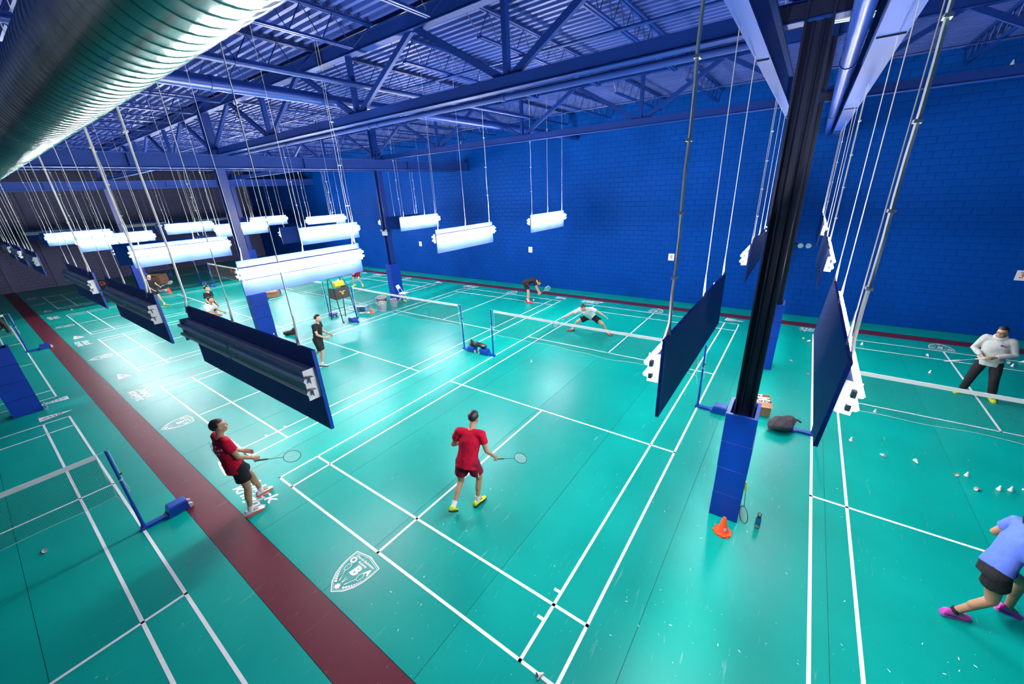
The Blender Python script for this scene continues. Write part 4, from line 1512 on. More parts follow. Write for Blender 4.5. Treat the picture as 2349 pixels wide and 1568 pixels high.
# emergency light on the column by the folding chair, and camera-like lamp on the near column row
for (x_, y_, z_, lab) in ((-8.67 + 0.02, 9.95 - 0.126, 3.30, 'white emergency light box with two lamp heads on the column by the folding chair'),):
    t = thing('emergency_light', lab, 'lamp', (x_, y_, z_), 0)
    MB().box(-0.13, 0.16, -0.09, 0.0, -0.10, 0.08).build('box', M_WHITE, t)
    for s_ in (-0.2, 0.12):
        MB().lathe([(0.02, 0), (0.05, 0.03), (0.055, 0.07), (0.03, 0.075)], 12, (s_, -0.05, 0.08)).build('lamp_head', M_WHITE, t, True)
t = thing('emergency_light', 'small lamp heads on a bracket right of the big dark column', 'lamp', (7.13 + 0.125, 9.95, 3.35), 0)
MB().box(0.0, 0.10, -0.02, 0.02, -0.02, 0.02).build('bracket', M_BLKSTEEL, t)
for s_ in (0.10, 0.26):
    MB().tube([(s_, 0.0, 0.0), (s_ + 0.02, -0.07, -0.02), (s_ + 0.03, -0.12, -0.03)], [0.02, 0.05, 0.06], 12).build('lamp_head', M_WHITE, t, True)

# switched-off ceiling lights between the twin girders, above the dark column
for i, (x_, y_, lab) in enumerate(((6.86, 6.2, 'pale unlit strip light left of the dark column top'), (7.28, 6.9, 'pale unlit strip light right of the dark column top'))):
    t = thing('strip_light', lab, 'lamp', (x_, y_, 7.15), 0.25, 'unlit strip lights')
    MB().box(-0.45, 0.45, -0.12, 0.12, 0, 0.05).build('housing', M_HOUSE, t)
    for s_ in (-0.06, 0.06):
        MB().tube([(-0.43, s_, -0.02), (0.43, s_, -0.02)], 0.017, 8).build('tube', M_TUBE_OFF, t, True)
    for s_ in (-0.3, 0.3):
        MB().tube([(s_, 0, 0.05), (s_, 0, CEIL - 7.15)], 0.005, 5).build('hanger', M_ROPE, t)

# ------------------------------------------------------------------ people
M_SKIN = {'tan': mat('skin_tan', (0.44, 0.23, 0.135), 0.55), 'fair': mat('skin_fair', (0.58, 0.33, 0.22), 0.55)}
M_HAIR = mat('black_hair', (0.012, 0.010, 0.010), 0.5)
M_EYE = mat('eye_white', (0.75, 0.73, 0.70), 0.3)
M_IRIS = mat('eye_dark', (0.02, 0.012, 0.010), 0.3)
M_LIP = mat('lip', (0.38, 0.12, 0.10), 0.5)
M_SOCK = mat('white_sock', (0.78, 0.77, 0.76), 0.8)


def capsule(m, a, b, ra, rb, n=12):
    """closed tapered limb with rounded ends"""
    a, b = Vector(a), Vector(b)
    d = b - a
    if d.length < 1e-4:
        return
    d.normalize()
    pts, rs = [], []
    for f in (-0.95, -0.7, -0.3):
        pts.append(a + d * ra * f)
        rs.append(ra * math.sqrt(max(0.02, 1 - f * f)))
    for f in (0.0, 0.5, 1.0):
        pts.append(a + (b - a) * f)
        rs.append(ra + (rb - ra) * f)
    for f in (0.3, 0.7, 0.95):
        pts.append(b + d * rb * f)
        rs.append(rb * math.sqrt(max(0.02, 1 - f * f)))
    m.tube(pts, rs, n)


def loft(m, pts, rx, ry, side, n=18):
    """closed elliptical tube: rx along the side vector, ry across it"""
    pts = [Vector(p) for p in pts]
    vs, fs = [], []
    for i, p in enumerate(pts):
        d = (pts[min(i + 1, len(pts) - 1)] - pts[max(i - 1, 0)]).normalized()
        s = Vector(side[i] if isinstance(side, list) else side)
        s = (s - d * s.dot(d)).normalized()
        t = d.cross(s)
        for k in range(n):
            a = 2 * math.pi * k / n
            vs.append(p + s * rx[i] * math.cos(a) + t * ry[i] * math.sin(a))
    for i in range(len(pts) - 1):
        for k in range(n):
            k2 = (k + 1) % n
            fs.append((i * n + k, i * n + k2, (i + 1) * n + k2, (i + 1) * n + k))
    fs.append(tuple(reversed(range(n))))
    o = (len(pts) - 1) * n
    fs.append(tuple(o + k for k in range(n)))
    m.add(vs, fs)


def mid(a, b, f):
    return Vector(a) + (Vector(b) - Vector(a)) * f


def hand(m, wrist, d, palm, side, curl):
    """palm, four fingers of unequal length with knuckle bends, thumb from the side of the palm.
    d: pointing direction, palm: palm normal, side: thumb side (+1/-1)"""
    w = Vector(wrist)
    d = Vector(d).normalized()
    p = Vector(palm)
    p = (p - d * p.dot(d)).normalized()
    s = d.cross(p) * side
    loft(m, [w - d * 0.02, w + d * 0.02, w + d * 0.055, w + d * 0.092], [0.026, 0.034, 0.040, 0.038], [0.020, 0.016, 0.015, 0.011], s, 10)
    for i, L in enumerate((0.068, 0.076, 0.071, 0.056)):
        base = w + d * 0.085 + s * (0.029 - 0.0195 * i)
        q, ang = base, 0.0
        for j, f in enumerate((0.45, 0.32, 0.23)):
            ang += curl * (0.75, 1.0, 0.8)[j]
            e = q + (d * math.cos(ang) + p * math.sin(ang)) * L * f * 1.05
            capsule(m, q, e, 0.0092 - 0.0008 * j, 0.0086 - 0.0008 * j, 7)
            q = e
    b = w + d * 0.025 + s * 0.028
    e = b + (d * 0.55 + s * 0.65 + p * (0.2 + 0.3 * curl)).normalized() * 0.042
    capsule(m, b, e, 0.0125, 0.0105, 7)
    e2 = e + (d * 0.9 + s * (0.25 - 0.5 * curl) + p * (0.15 + 0.7 * curl)).normalized() * 0.032
    capsule(m, e, e2, 0.0105, 0.0085, 7)


STAND = dict(pelvis=(0, 0, 0.95), chest=(0, 0.0, 1.28), neck=(0, 0.0, 1.47), head=(0, 0.035, 1.63),
             sl=(-0.185, 0, 1.42), sr=(0.185, 0, 1.42), el=(-0.235, -0.02, 1.14), er=(0.235, -0.02, 1.14),
             wl=(-0.25, 0.07, 0.90), wr=(0.25, 0.07, 0.90), hl=(-0.09, 0, 0.92), hr=(0.09, 0, 0.92),
             kl=(-0.10, 0.02, 0.50), kr=(0.10, 0.02, 0.50), al=(-0.105, -0.03, 0.085), ar=(0.105, -0.03, 0.085),
             tl=(-0.02, 1, 0), tr=(0.02, 1, 0), look=(0, 1, 0), up=(0, 0, 1))


def person(label, loc, heading, pose, skin, top, bottom, shoe, sole, group='players on the courts', hair='short', sleeves=0.55, hem=0.0,
           leg_len=0.62, long_sleeve=False, trousers=False, scale=1.0, hand_l=0.35, hand_r=0.35, sock=True, palm_l=None, palm_r=None, hdir_r=None, hdir_l=None, slim=1.0, lod=0.012):
    """heading: world direction (x, y) the figure faces; pose: joints in the figure's own frame (x right, y ahead)"""
    J = {k: Vector(v) for k, v in {**STAND, **pose}.items()}
    t = thing('person', label, 'person', (loc[0], loc[1], 0), math.atan2(heading[1], heading[0]) - R90, group)
    t.scale = (scale,) * 3
    ms = M_SKIN[skin]
    side = (J['sr'] - J['sl']).normalized()
    hside = (J['hr'] - J['hl']).normalized()
    # --- body: one continuous surface
    m = MB()
    P_, C_, N_k = J['pelvis'], J['chest'], J['neck']
    w_ = slim
    loft(m, [P_ - (C_ - P_) * 0.22, P_, mid(P_, C_, 0.45), C_, mid(C_, N_k, 0.55), mid(C_, N_k, 0.95)],
         [0.13 * w_, 0.160 * w_, 0.140 * w_, 0.165 * w_, 0.165 * w_, 0.07], [0.085, 0.105 * w_, 0.095 * w_, 0.112 * w_, 0.085, 0.06],
         [hside, hside, side, side, side, side])
    capsule(m, mid(C_, N_k, 0.85), mid(N_k, J['head'], 0.65), 0.058, 0.052)
    for s_ in 'lr':
        sh, e, w = J['s' + s_], J['e' + s_], J['w' + s_]
        capsule(m, mid(mid(C_, N_k, 0.75), sh, 0.4), sh, 0.062, 0.058)
        capsule(m, sh, mid(sh, e, 0.55), 0.056, 0.046)
        capsule(m, mid(sh, e, 0.5), e, 0.046, 0.037)
        capsule(m, e, mid(e, w, 0.35), 0.038, 0.037)
        capsule(m, mid(e, w, 0.35), w, 0.037, 0.025)
        h, k, a = J['h' + s_], J['k' + s_], J['a' + s_]
        capsule(m, h, mid(h, k, 0.45), 0.092 * w_, 0.077)
        capsule(m, mid(h, k, 0.45), k, 0.077, 0.055)
        ax = (a - k).normalized()
        tv = J['t' + s_].normalized()
        bk = -(tv - ax * tv.dot(ax)).normalized()
        capsule(m, k, mid(k, a, 0.3), 0.052, 0.050)
        capsule(m, mid(k, a, 0.1) + bk * 0.012, mid(k, a, 0.45) + bk * 0.016, 0.046, 0.046)
        capsule(m, mid(k, a, 0.3), a, 0.048, 0.036)
        capsule(m, a, a + tv * 0.09 - Vector((0, 0, 0.035)), 0.036, 0.03)
        capsule(m, a, a - Vector((0, 0, 0.04)), 0.036, 0.033)
    # head
    H = J['head']
    f = J['look'].normalized()
    u = J['up'].normalized()
    u = (u - f * u.dot(f)).normalized()
    r = f.cross(u)
    R_ = Matrix((r, f, u)).transposed()

    def hp(x_, y_, z_):
        return H + R_ @ Vector((x_, y_, z_))

    def blob(mm, c, rad, n=14, k=10):
        q = MB().sphere((0, 0, 0), *rad, n=n, m=k)
        mm.add([H + R_ @ (Vector(c) + Vector(v)) for v in q.v], q.f)
    blob(m, (0, -0.008, 0.028), (0.076, 0.096, 0.092))
    blob(m, (0, 0.018, -0.040), (0.062, 0.074, 0.078))
    blob(m, (0, 0.050, -0.085), (0.034, 0.034, 0.028))
    capsule(m, hp(0, 0.088, 0.004), hp(0, 0.106, -0.026), 0.010, 0.0145, 8)
    for s_ in (-1, 1):
        blob(m, (s_ * 0.077, -0.008, -0.012), (0.012, 0.022, 0.032), 8, 6)
        blob(m, (s_ * 0.034, 0.068, -0.032), (0.026, 0.022, 0.022), 8, 6)
        blob(m, (s_ * 0.032, 0.083, 0.026), (0.026, 0.010, 0.007), 8, 6)
    body = remesh(m, 'body', ms, lod, 3)
    # hands at a finer grain, rooted inside the wrists, in the same mesh
    hm = MB()
    for s_, cu, pn, hd, tsd in (('l', hand_l, palm_l, hdir_l, 1), ('r', hand_r, palm_r, hdir_r, -1)):
        w, e = J['w' + s_], J['e' + s_]
        d = Vector(hd) if hd else (w - e)
        pn = Vector(pn) if pn else Vector((1 if s_ == 'l' else -1, 0.1, 0))
        hand(hm, w, d, pn, tsd * (1 if s_ == 'l' else 1), cu)
    hme = remesh(hm, 'hand', ms, 0.0048, 2)
    bm = bmesh.new()
    bm.from_mesh(body)
    bm.from_mesh(hme)
    bm.to_mesh(body)
    bm.free()
    body.polygons.foreach_set('use_smooth', [True] * len(body.polygons))
    bpy.data.meshes.remove(hme)
    link('body', body, t)
    # face
    for s_ in (-1, 1):
        q = MB().sphere((0, 0, 0), 0.0125, 0.008, 0.0075, 8, 6)
        eo = MB().add([hp(s_ * 0.031, 0.0835, 0.008) + R_ @ Vector(v) for v in q.v], q.f).build('eye', M_EYE, t, True)
        q = MB().sphere((0, 0, 0), 0.0055, 0.004, 0.0055, 8, 6)
        MB().add([hp(s_ * 0.031, 0.0905, 0.008) + R_ @ Vector(v) for v in q.v], q.f).build('iris', M_IRIS, eo, True)
        MB().tube([hp(s_ * 0.014, 0.096, 0.026), hp(s_ * 0.032, 0.096, 0.031), hp(s_ * 0.050, 0.083, 0.026)], [0.003, 0.0045, 0.0025], 5).build('eyebrow', M_HAIR, t)
    MB().tube([hp(-0.024, 0.083, -0.060), hp(-0.010, 0.0915, -0.057), hp(0, 0.0905, -0.0585), hp(0.010, 0.0915, -0.057), hp(0.024, 0.083, -0.060)], [0.003, 0.0065, 0.006, 0.0065, 0.003], 6).build('mouth', M_LIP, t)
    # hair
    q = MB().sphere((0, 0, 0), 1, 1, 1, 22, 16)
    vs = []
    for v in q.v:
        x_, y_, z_ = v
        R0 = Vector((x_ * 0.089, y_ * 0.109 - 0.014, z_ * 0.104 + 0.038))
        front = y_ > 0.25 and z_ < 0.42
        low = z_ < (-0.62 if y_ < -0.2 else -0.15)
        if front or low or (abs(y_) < 0.3 and z_ < -0.25):
            R0 = Vector((x_ * 0.062, y_ * 0.075 - 0.01, z_ * 0.075 + 0.025))
        vs.append(H + R_ @ R0)
    me = MB().add(vs, q.f).mesh('hair', M_HAIR, True)
    crumple(me, 0.005, 45, 3)
    link('hair', me, t)
    if hair == 'long':
        MB().tube([hp(0, -0.085, 0.03), hp(0, -0.13, 0.0), hp(0, -0.145, -0.07), hp(0.01, -0.13, -0.15)], [0.028, 0.034, 0.03, 0.012], 8).build('ponytail', M_HAIR, t, True)
    # top
    m = MB()
    tb = 0.22 + hem
    e_ = 0.022
    loft(m, [P_ - (C_ - P_) * (tb / max(0.2, (C_ - P_).length) * 0.5), P_ + (C_ - P_) * 0.05, mid(P_, C_, 0.45), C_, mid(C_, N_k, 0.55), mid(C_, N_k, 0.86)],
         [0.192 * w_, 0.185 * w_, 0.172 * w_, 0.188 * w_, 0.183 * w_, 0.085], [0.140 * w_, 0.135 * w_, 0.122 * w_, 0.135 * w_, 0.108, 0.075],
         [hside, hside, side, side, side, side], 20)
    for s_ in 'lr':
        sh, e, w = J['s' + s_], J['e' + s_], J['w' + s_]
        capsule(m, mid(mid(C_, N_k, 0.6), sh, 0.3), sh, 0.082, 0.076)
        d = (e - sh)
        if long_sleeve:
            m.tube([sh, mid(sh, e, 0.5), e, mid(e, w, 0.5), mid(e, w, 0.92)], [0.085, 0.078, 0.068, 0.058, 0.045], 14)
        else:
            m.tube([sh - d * 0.1, sh + d * 0.2, sh + d * sleeves], [0.070, 0.076, 0.072], 14)
    me = remesh(m, 'shirt', top, lod, 4)
    crumple(me, 0.007, 9, 4)
    sh_o = link('hoodie' if long_sleeve else 'shirt', me, t)
    if long_sleeve:
        m = MB()
        ring = [mid(N_k, H, 0.12) + R_ @ Vector((0.085 * math.cos(a), 0.075 * math.sin(a) - 0.015, 0.012 - 0.03 * math.sin(a))) for a in np.linspace(0, 2 * math.pi, 17)]
        m.tube(ring, 0.036, 8, False)
        m.sphere(tuple(mid(N_k, H, -0.1) + R_ @ Vector((0, -0.11, -0.01))), 0.10, 0.055, 0.09)
        link('hood', remesh(m, 'hood', top, 0.012, 4), sh_o)
    # bottom
    m = MB()
    loft(m, [P_ + (C_ - P_) * 0.12, P_, mid(J['hl'], J['hr'], 0.5) - (C_ - P_).normalized() * 0.10], [0.172 * w_, 0.180 * w_, 0.165 * w_], [0.122 * w_, 0.130 * w_, 0.112 * w_], [hside] * 3, 18)
    for s_ in 'lr':
        h, k, a = J['h' + s_], J['k' + s_], J['a' + s_]
        if trousers:
            capsule(m, h, mid(h, k, 0.3), 0.115, 0.105)
            m.tube([h, mid(h, k, 0.5), k, mid(k, a, 0.5), mid(k, a, 0.96)], [0.112, 0.100, 0.085, 0.077, 0.070], 14)
        else:
            capsule(m, h, mid(h, k, 0.2), 0.115 * w_, 0.110)
            m.tube([h, mid(h, k, leg_len * 0.55), mid(h, k, leg_len)], [0.112 * w_, 0.112, 0.116], 14)
    me = remesh(m, 'trousers' if trousers else 'shorts', bottom, lod, 4)
    crumple(me, 0.006, 8, 6)
    link('trousers' if trousers else 'shorts', me, t)
    # socks and shoes
    for s_ in 'lr':
        k, a = J['k' + s_], J['a' + s_]
        tv = J['t' + s_].normalized()
        upv = (k - a).normalized()
        up2 = (upv - tv * upv.dot(tv))
        up2 = up2.normalized() if up2.length > 0.05 else Vector((0, 0, 1))
        sd = tv.cross(up2)
        if sock and not trousers:
            MB().tube([a - up2 * 0.02, a + upv * 0.05, a + upv * 0.085], [0.043, 0.041, 0.045], 12).build('sock', M_SOCK, t, True)
        base = a - up2 * 0.085

        def fp(x_, y_, z_):
            return base + sd * x_ + tv * y_ + up2 * z_
        m = MB()
        vs, fs = [], []
        prof = [(-0.085, 0.030, 0.085), (-0.07, 0.038, 0.105), (-0.02, 0.040, 0.108), (0.04, 0.041, 0.088), (0.10, 0.046, 0.066), (0.155, 0.044, 0.052), (0.19, 0.028, 0.040)]
        for (y_, hw, hh) in prof:
            for k_ in range(10):
                a_ = 2 * math.pi * k_ / 10
                z_ = 0.014 + (hh - 0.014) * (0.5 + 0.5 * math.sin(a_))
                vs.append(fp(hw * math.cos(a_) * (1.0 if math.sin(a_) < 0.3 else 0.86), y_, z_))
        for i in range(len(prof) - 1):
            for k_ in range(10):
                k2 = (k_ + 1) % 10
                fs.append((i * 10 + k_, i * 10 + k2, (i + 1) * 10 + k2, (i + 1) * 10 + k_))
        fs.append(tuple(reversed(range(10))))
        fs.append(tuple((len(prof) - 1) * 10 + k_ for k_ in range(10)))
        so = m.add(vs, fs).build('shoe', shoe, t, True)
        m = MB()
        vs, fs = [], []
        out = [(-0.092, 0.022), (-0.075, 0.040), (-0.02, 0.041), (0.04, 0.043), (0.11, 0.049), (0.165, 0.043), (0.20, 0.018)]
        pol = [(hw, y_) for y_, hw in out] + [(-hw, y_) for y_, hw in reversed(out)]
        n = len(pol)
        vs = [fp(x_, y_, 0.0) for x_, y_ in pol] + [fp(x_, y_, 0.024) for x_, y_ in pol]
        fs = [tuple(range(n)), tuple(reversed(range(n, 2 * n)))] + [(k_, n + k_, n + (k_ + 1) % n, (k_ + 1) % n) for k_ in range(n)]
        m.add(vs, fs).build('sole', sole, so)
        for q_ in (0.03, 0.06, 0.09):
            MB().tube([fp(-0.026, q_, 0.094 - q_ * 0.28), fp(0, q_ + 0.008, 0.104 - q_ * 0.32), fp(0.026, q_, 0.094 - q_ * 0.28)], 0.004, 5).build('lace', sole, so)
    t['_J'] = 0
    del t['_J']
    return t, J


def facing(x, y, deg):
    """direction turned by deg from screen-right profile (0) towards facing away (90)"""
    v = Vector((x - CAM[0], y - CAM[1])).normalized()
    r_ = Vector((v.y, -v.x))
    a = math.radians(deg)
    return tuple(r_ * math.cos(a) + v * math.sin(a))


def world_of(t, p):
    bpy.context.view_layer.update()
    return t.matrix_world @ Vector(p)


def fabric(name, c, r=0.8):
    return mat(name, c, r, spec=0.15, noise=0.06, nscale=14)


F_RED = fabric('red_jersey', (0.46, 0.005, 0.030))
F_BLACK = fabric('black_jersey', (0.016, 0.016, 0.019))
F_WHITE = fabric('white_jersey', (0.72, 0.72, 0.72))
F_DKRED = fabric('dark_red_shorts', (0.22, 0.008, 0.030))
F_GREY = fabric('grey_fleece', (0.42, 0.42, 0.40))
F_BLUE = fabric('blue_jersey', (0.10, 0.17, 0.62))
F_PINK = fabric('raspberry_jersey', (0.42, 0.04, 0.10))
S_WHITE = mat('white_shoe', (0.66, 0.65, 0.66), 0.45)
S_CORAL = mat('coral_sole', (0.85, 0.12, 0.07), 0.5)
S_LIME = mat('lime_shoe', (0.62, 0.72, 0.02), 0.45)
S_RED = mat('red_shoe', (0.62, 0.02, 0.05), 0.45)
S_PINK = mat('pink_shoe', (0.72, 0.08, 0.50), 0.4)
S_BLK = mat('black_sole', (0.02, 0.02, 0.02), 0.6)
S_SOLEW = mat('pale_sole', (0.7, 0.68, 0.6), 0.6)


def print_back(t, J, lines, size, z_off, ink, ahead=False, dx=0.0):
    """lettering on the back (or chest) of a shirt: curved strip just off the cloth"""
    m_ = MB()
    C_, P_ = J['chest'], J['pelvis']
    side = (J['sr'] - J['sl']).normalized()
    upv = (J['neck'] - P_).normalized()
    nrm = side.cross(upv).normalized() * (-1 if ahead else 1)
    # side x up points backwards for a figure facing +y
    fwd = upv.cross(side).normalized()
    back = fwd if ahead else -fwd
    rgt = back.cross(upv) * -1
    for i, s_ in enumerate(lines):
        vf = text_mesh(s_, size)
        yo = z_off - i * size * 1.15
        out_ = []
        for v in vf[0]:
            x_ = v[0] + dx
            c = 0.147 * math.sqrt(max(0.05, 1 - (x_ / 0.205) ** 2))
            out_.append(C_ + rgt * x_ + upv * (v[1] + yo) + back * c)
        m_.add(out_, vf[1])
    return m_.build('shirt_print', ink, t)


# 1 the man in the red shirt waiting behind the baseline
HD1 = facing(0.46, -0.66, 18)
t, J = person('man in a red lettered shirt and black shorts waiting behind the baseline, racket low', (0.46, -0.66), HD1,
              dict(pelvis=(0.0, -0.02, 0.95), chest=(-0.03, -0.05, 1.29), neck=(-0.03, -0.05, 1.48), head=(-0.03, -0.01, 1.645),
                   sl=(-0.215, -0.03, 1.43), sr=(0.155, -0.06, 1.43), er=(0.215, 0.0, 1.15), wr=(0.17, 0.20, 0.98), el=(-0.25, 0.02, 1.14), wl=(-0.16, 0.22, 1.0),
                   hl=(-0.09, 0, 0.92), hr=(0.09, 0, 0.92), kr=(0.10, 0.02, 0.50), ar=(0.10, -0.05, 0.085), kl=(-0.12, 0.20, 0.54), al=(-0.16, 0.28, 0.13),
                   tl=(-0.1, 1, -0.1), tr=(0.25, 1, 0), look=(0.35, 1, 0.12)),
              'tan', F_RED, F_BLACK, S_WHITE, S_CORAL, scale=1.03, hand_r=0.75, palm_r=(-0.8, 0.1, -0.5), hdir_r=(0.05, 0.8, -0.55), lod=0.0105)
print_back(t, J, ['ONTARIO', 'BADMINTON', 'ACADEMY'], 0.062, 0.12, mat('white_print', (0.62, 0.55, 0.58), 0.7))
print_back(t, J, ['COACH'], 0.062, -0.33, MATS['white_print'], dx=-0.02)
g_ = world_of(t, (0.16, 0.22, 0.91))
racket('badminton_racket', 'dark racket held low by the man in the red shirt', g_, g_ + Vector((0.36, 0.54, -0.10)), (0.45, -0.5, 0.75), (0.03, 0.03, 0.03), frame_col=(0.02, 0.05, 0.05))

# 2 the red player seen from behind in mid court
t, J = person('player in red shirt and dark red shorts seen from behind, middle court', (3.60, 1.52), (-0.28, 0.96),
              dict(pelvis=(0.0, 0.0, 0.90), chest=(0.02, 0.12, 1.20), neck=(0.02, 0.22, 1.37), head=(0.03, 0.31, 1.51),
                   sl=(-0.18, 0.15, 1.32), sr=(0.21, 0.17, 1.32), er=(0.30, 0.12, 1.06), wr=(0.37, 0.26, 0.86), el=(-0.30, 0.13, 1.06), wl=(-0.22, 0.34, 0.98),
                   hl=(-0.09, 0, 0.88), hr=(0.09, 0, 0.88), kr=(0.12, 0.13, 0.48), ar=(0.10, 0.02, 0.085), kl=(-0.15, -0.02, 0.47), al=(-0.15, -0.34, 0.22),
                   tl=(-0.05, 0.75, -0.65), tr=(0.35, 1, 0), look=(0, 1, -0.25)),
              'tan', F_RED, F_DKRED, S_LIME, S_BLK, scale=1.0, hand_r=0.8, palm_r=(-0.6, 0.3, -0.4), lod=0.011)
MB().box(0.176, 0.188, -0.02, 0.05, 0.62, 0.90).build('side_stripe', M_WHITE, t)
g_ = world_of(t, (0.37, 0.27, 0.80))
racket('badminton_racket', 'thin dark racket in the right hand of the red player seen from behind', g_, g_ + Vector((0.22, 0.55, -0.25)), (0.6, 0.3, 0.6), (0.05, 0.05, 0.05))

# 3 the lunging player in white behind the net
t, J = person('player in a white shirt crouching in a wide lunge behind the middle net', (1.80, 10.02), (0.15, -0.98),
              dict(pelvis=(0.0, -0.12, 0.62), chest=(0.10, 0.16, 0.86), neck=(0.13, 0.30, 0.98), head=(0.14, 0.42, 1.06),
                   sl=(-0.10, 0.20, 0.98), sr=(0.32, 0.24, 0.90), er=(0.56, 0.28, 0.78), wr=(0.76, 0.36, 0.66), el=(-0.34, 0.22, 0.90), wl=(-0.56, 0.22, 0.78),
                   hl=(-0.10, -0.1, 0.60), hr=(0.10, -0.1, 0.60), kl=(-0.46, 0.06, 0.44), al=(-0.62, -0.10, 0.085), kr=(0.46, 0.05, 0.40), ar=(0.66, -0.05, 0.085),
                   tl=(-0.7, 0.7, 0), tr=(0.8, 0.6, 0), look=(0.15, 0.8, -0.5)),
              'fair', F_WHITE, F_BLACK, S_RED, S_BLK, sleeves=0.7, hand_r=0.7, lod=0.013)
g_ = world_of(t, (0.76, 0.36, 0.63))
racket('badminton_racket', 'racket stretched out sideways by the lunging player in white', g_, g_ + Vector((-0.5, 0.0, -0.40)), (0, 1, 0), (0.5, 0.5, 0.5))

# 4 the bending player in black by the far wall
t, J = person('player in black with red shoes bending right over near the far wall', (-2.46, 12.50), (0.88, 0.47),
              dict(pelvis=(0.0, -0.10, 0.93), chest=(0.0, 0.22, 1.06), neck=(0.0, 0.40, 1.00), head=(0.0, 0.52, 0.92),
                   sl=(-0.18, 0.34, 1.00), sr=(0.18, 0.34, 1.00), er=(0.20, 0.42, 0.72), wr=(0.14, 0.50, 0.48), el=(-0.20, 0.42, 0.72), wl=(-0.1, 0.52, 0.50),
                   hl=(-0.10, -0.08, 0.90), hr=(0.10, -0.08, 0.90), kl=(-0.13, 0.02, 0.50), kr=(0.13, 0.04, 0.50), al=(-0.15, -0.06, 0.085), ar=(0.15, 0.02, 0.085),
                   tl=(-0.1, 1, 0), tr=(0.25, 1, 0), look=(0, 0.5, -0.9), up=(0, 0.9, 0.5)),
              'fair', F_BLACK, F_BLACK, S_RED, S_RED, hand_r=0.8, lod=0.013)
MB().tube([(0.19, 0.0, 0.98), (0.205, 0.06, 0.86), (0.21, 0.10, 0.74)], [0.004, 0.008, 0.008], 5).build('side_stripe', mat('red_trim', (0.6, 0.03, 0.03), 0.7), t)
g_ = world_of(t, (0.13, 0.46, 0.40))
racket('badminton_racket', 'yellow-gripped racket held by the bending player near the far wall', g_, g_ + Vector((0.52, 0.22, 0.36)), (0.4, -0.8, 0.1), (0.7, 0.6, 0.15), frame_col=(0.6, 0.6, 0.6))

# 5 the walker in black
t, J = person('player in plain black kit striding right, white sock, on the court left of the middle', (-4.36, 3.46), (0.80, 0.60),
              dict(pelvis=(0.0, 0.02, 0.93), chest=(0, 0.07, 1.27), neck=(0, 0.11, 1.45), head=(0, 0.17, 1.60),
                   sl=(-0.185, 0.08, 1.40), sr=(0.185, 0.08, 1.40), er=(0.24, 0.14, 1.13), wr=(0.22, 0.36, 1.02), el=(-0.24, 0.10, 1.12), wl=(-0.2, 0.32, 1.0),
                   kr=(0.10, 0.10, 0.50), ar=(0.10, 0.0, 0.085), kl=(-0.10, -0.02, 0.50), al=(-0.12, -0.38, 0.30), tl=(0, 0.6, -0.75), tr=(0.1, 1, 0)),
              'fair', F_BLACK, F_BLACK, S_WHITE, S_BLK, leg_len=0.85, scale=0.97, lod=0.012)

# 6 the pair beyond the big unlit board
p6 = gp(476, 686, 1.55)
t, J = person('player in a white T-shirt leaning forward just above the big unlit lamp board', (p6[0] - 0.1, p6[1] - 0.1), (0.80, 0.60),
              dict(pelvis=(0.0, -0.04, 0.86), chest=(0, 0.10, 1.17), neck=(0, 0.20, 1.34), head=(0, 0.27, 1.49),
                   sl=(-0.185, 0.13, 1.29), sr=(0.185, 0.13, 1.29), er=(0.25, 0.26, 1.05), wr=(0.24, 0.52, 0.98), el=(-0.24, 0.2, 1.05), wl=(-0.2, 0.44, 0.95),
                   hl=(-0.09, -0.03, 0.83), hr=(0.09, -0.03, 0.83), kr=(0.12, 0.18, 0.46), ar=(0.12, 0.10, 0.085), kl=(-0.12, 0.05, 0.45), al=(-0.14, -0.30, 0.10)),
              'tan', F_WHITE, F_BLACK, S_LIME, S_BLK, scale=1.02, sleeves=0.8, lod=0.013)
p7 = gp(473, 662, 1.63)
t, J = person('player in a black shirt standing directly behind the one in the white T-shirt', p7, (0.75, 0.66),
              dict(wr=(0.22, 0.24, 0.94), er=(0.25, 0.02, 1.13)), 'fair', F_BLACK, F_BLACK, S_LIME, S_BLK, lod=0.014)

# 7 the player with a red shoulder stripe
t, J = person('player in black with a red shoulder stripe and lime shoes, far left court', (-19.92, 3.14), (0.80, 0.60),
              dict(kr=(0.11, 0.08, 0.50), ar=(0.16, -0.16, 0.085), kl=(-0.10, 0.10, 0.51), al=(-0.12, 0.22, 0.085), tr=(0.2, 1, 0),
                   er=(0.24, 0.0, 1.13), wr=(0.20, 0.18, 0.96), el=(-0.24, 0.06, 1.14), wl=(-0.15, 0.28, 1.05)),
              'fair', F_BLACK, F_BLACK, S_LIME, S_BLK, scale=1.0, lod=0.014)
MB().tube([(0.10, 0.01, 1.508), (0.20, 0.0, 1.478), (0.262, -0.005, 1.37), (0.285, -0.01, 1.25)], 0.018, 6).build('shoulder_stripe', MATS['red_trim'], t, True)
g_ = world_of(t, (-0.15, 0.34, 1.05))
racket('badminton_racket', 'pale racket held out by the player with the red shoulder stripe', g_, g_ + Vector((0.45, 0.42, 0.20)), (0.5, -0.6, 0.6), (0.7, 0.7, 0.7), frame_col=(0.6, 0.58, 0.55))
rk = gp(360, 678)
t = thing('racket_bag', 'low white and grey bag on the floor behind the player with the red stripe', 'bag', (gp(372, 668)[0], gp(372, 668)[1], 0), 0.6)
m = MB().box(-0.35, 0.35, -0.12, 0.12, 0.0, 0.16)
link('bag_body', remesh(m, 'bag_body', S_WHITE, 0.03, 6), t)
MB().box(-0.15, 0.15, -0.13, 0.13, 0.15, 0.165).build('zip_flap', S_BLK, t)

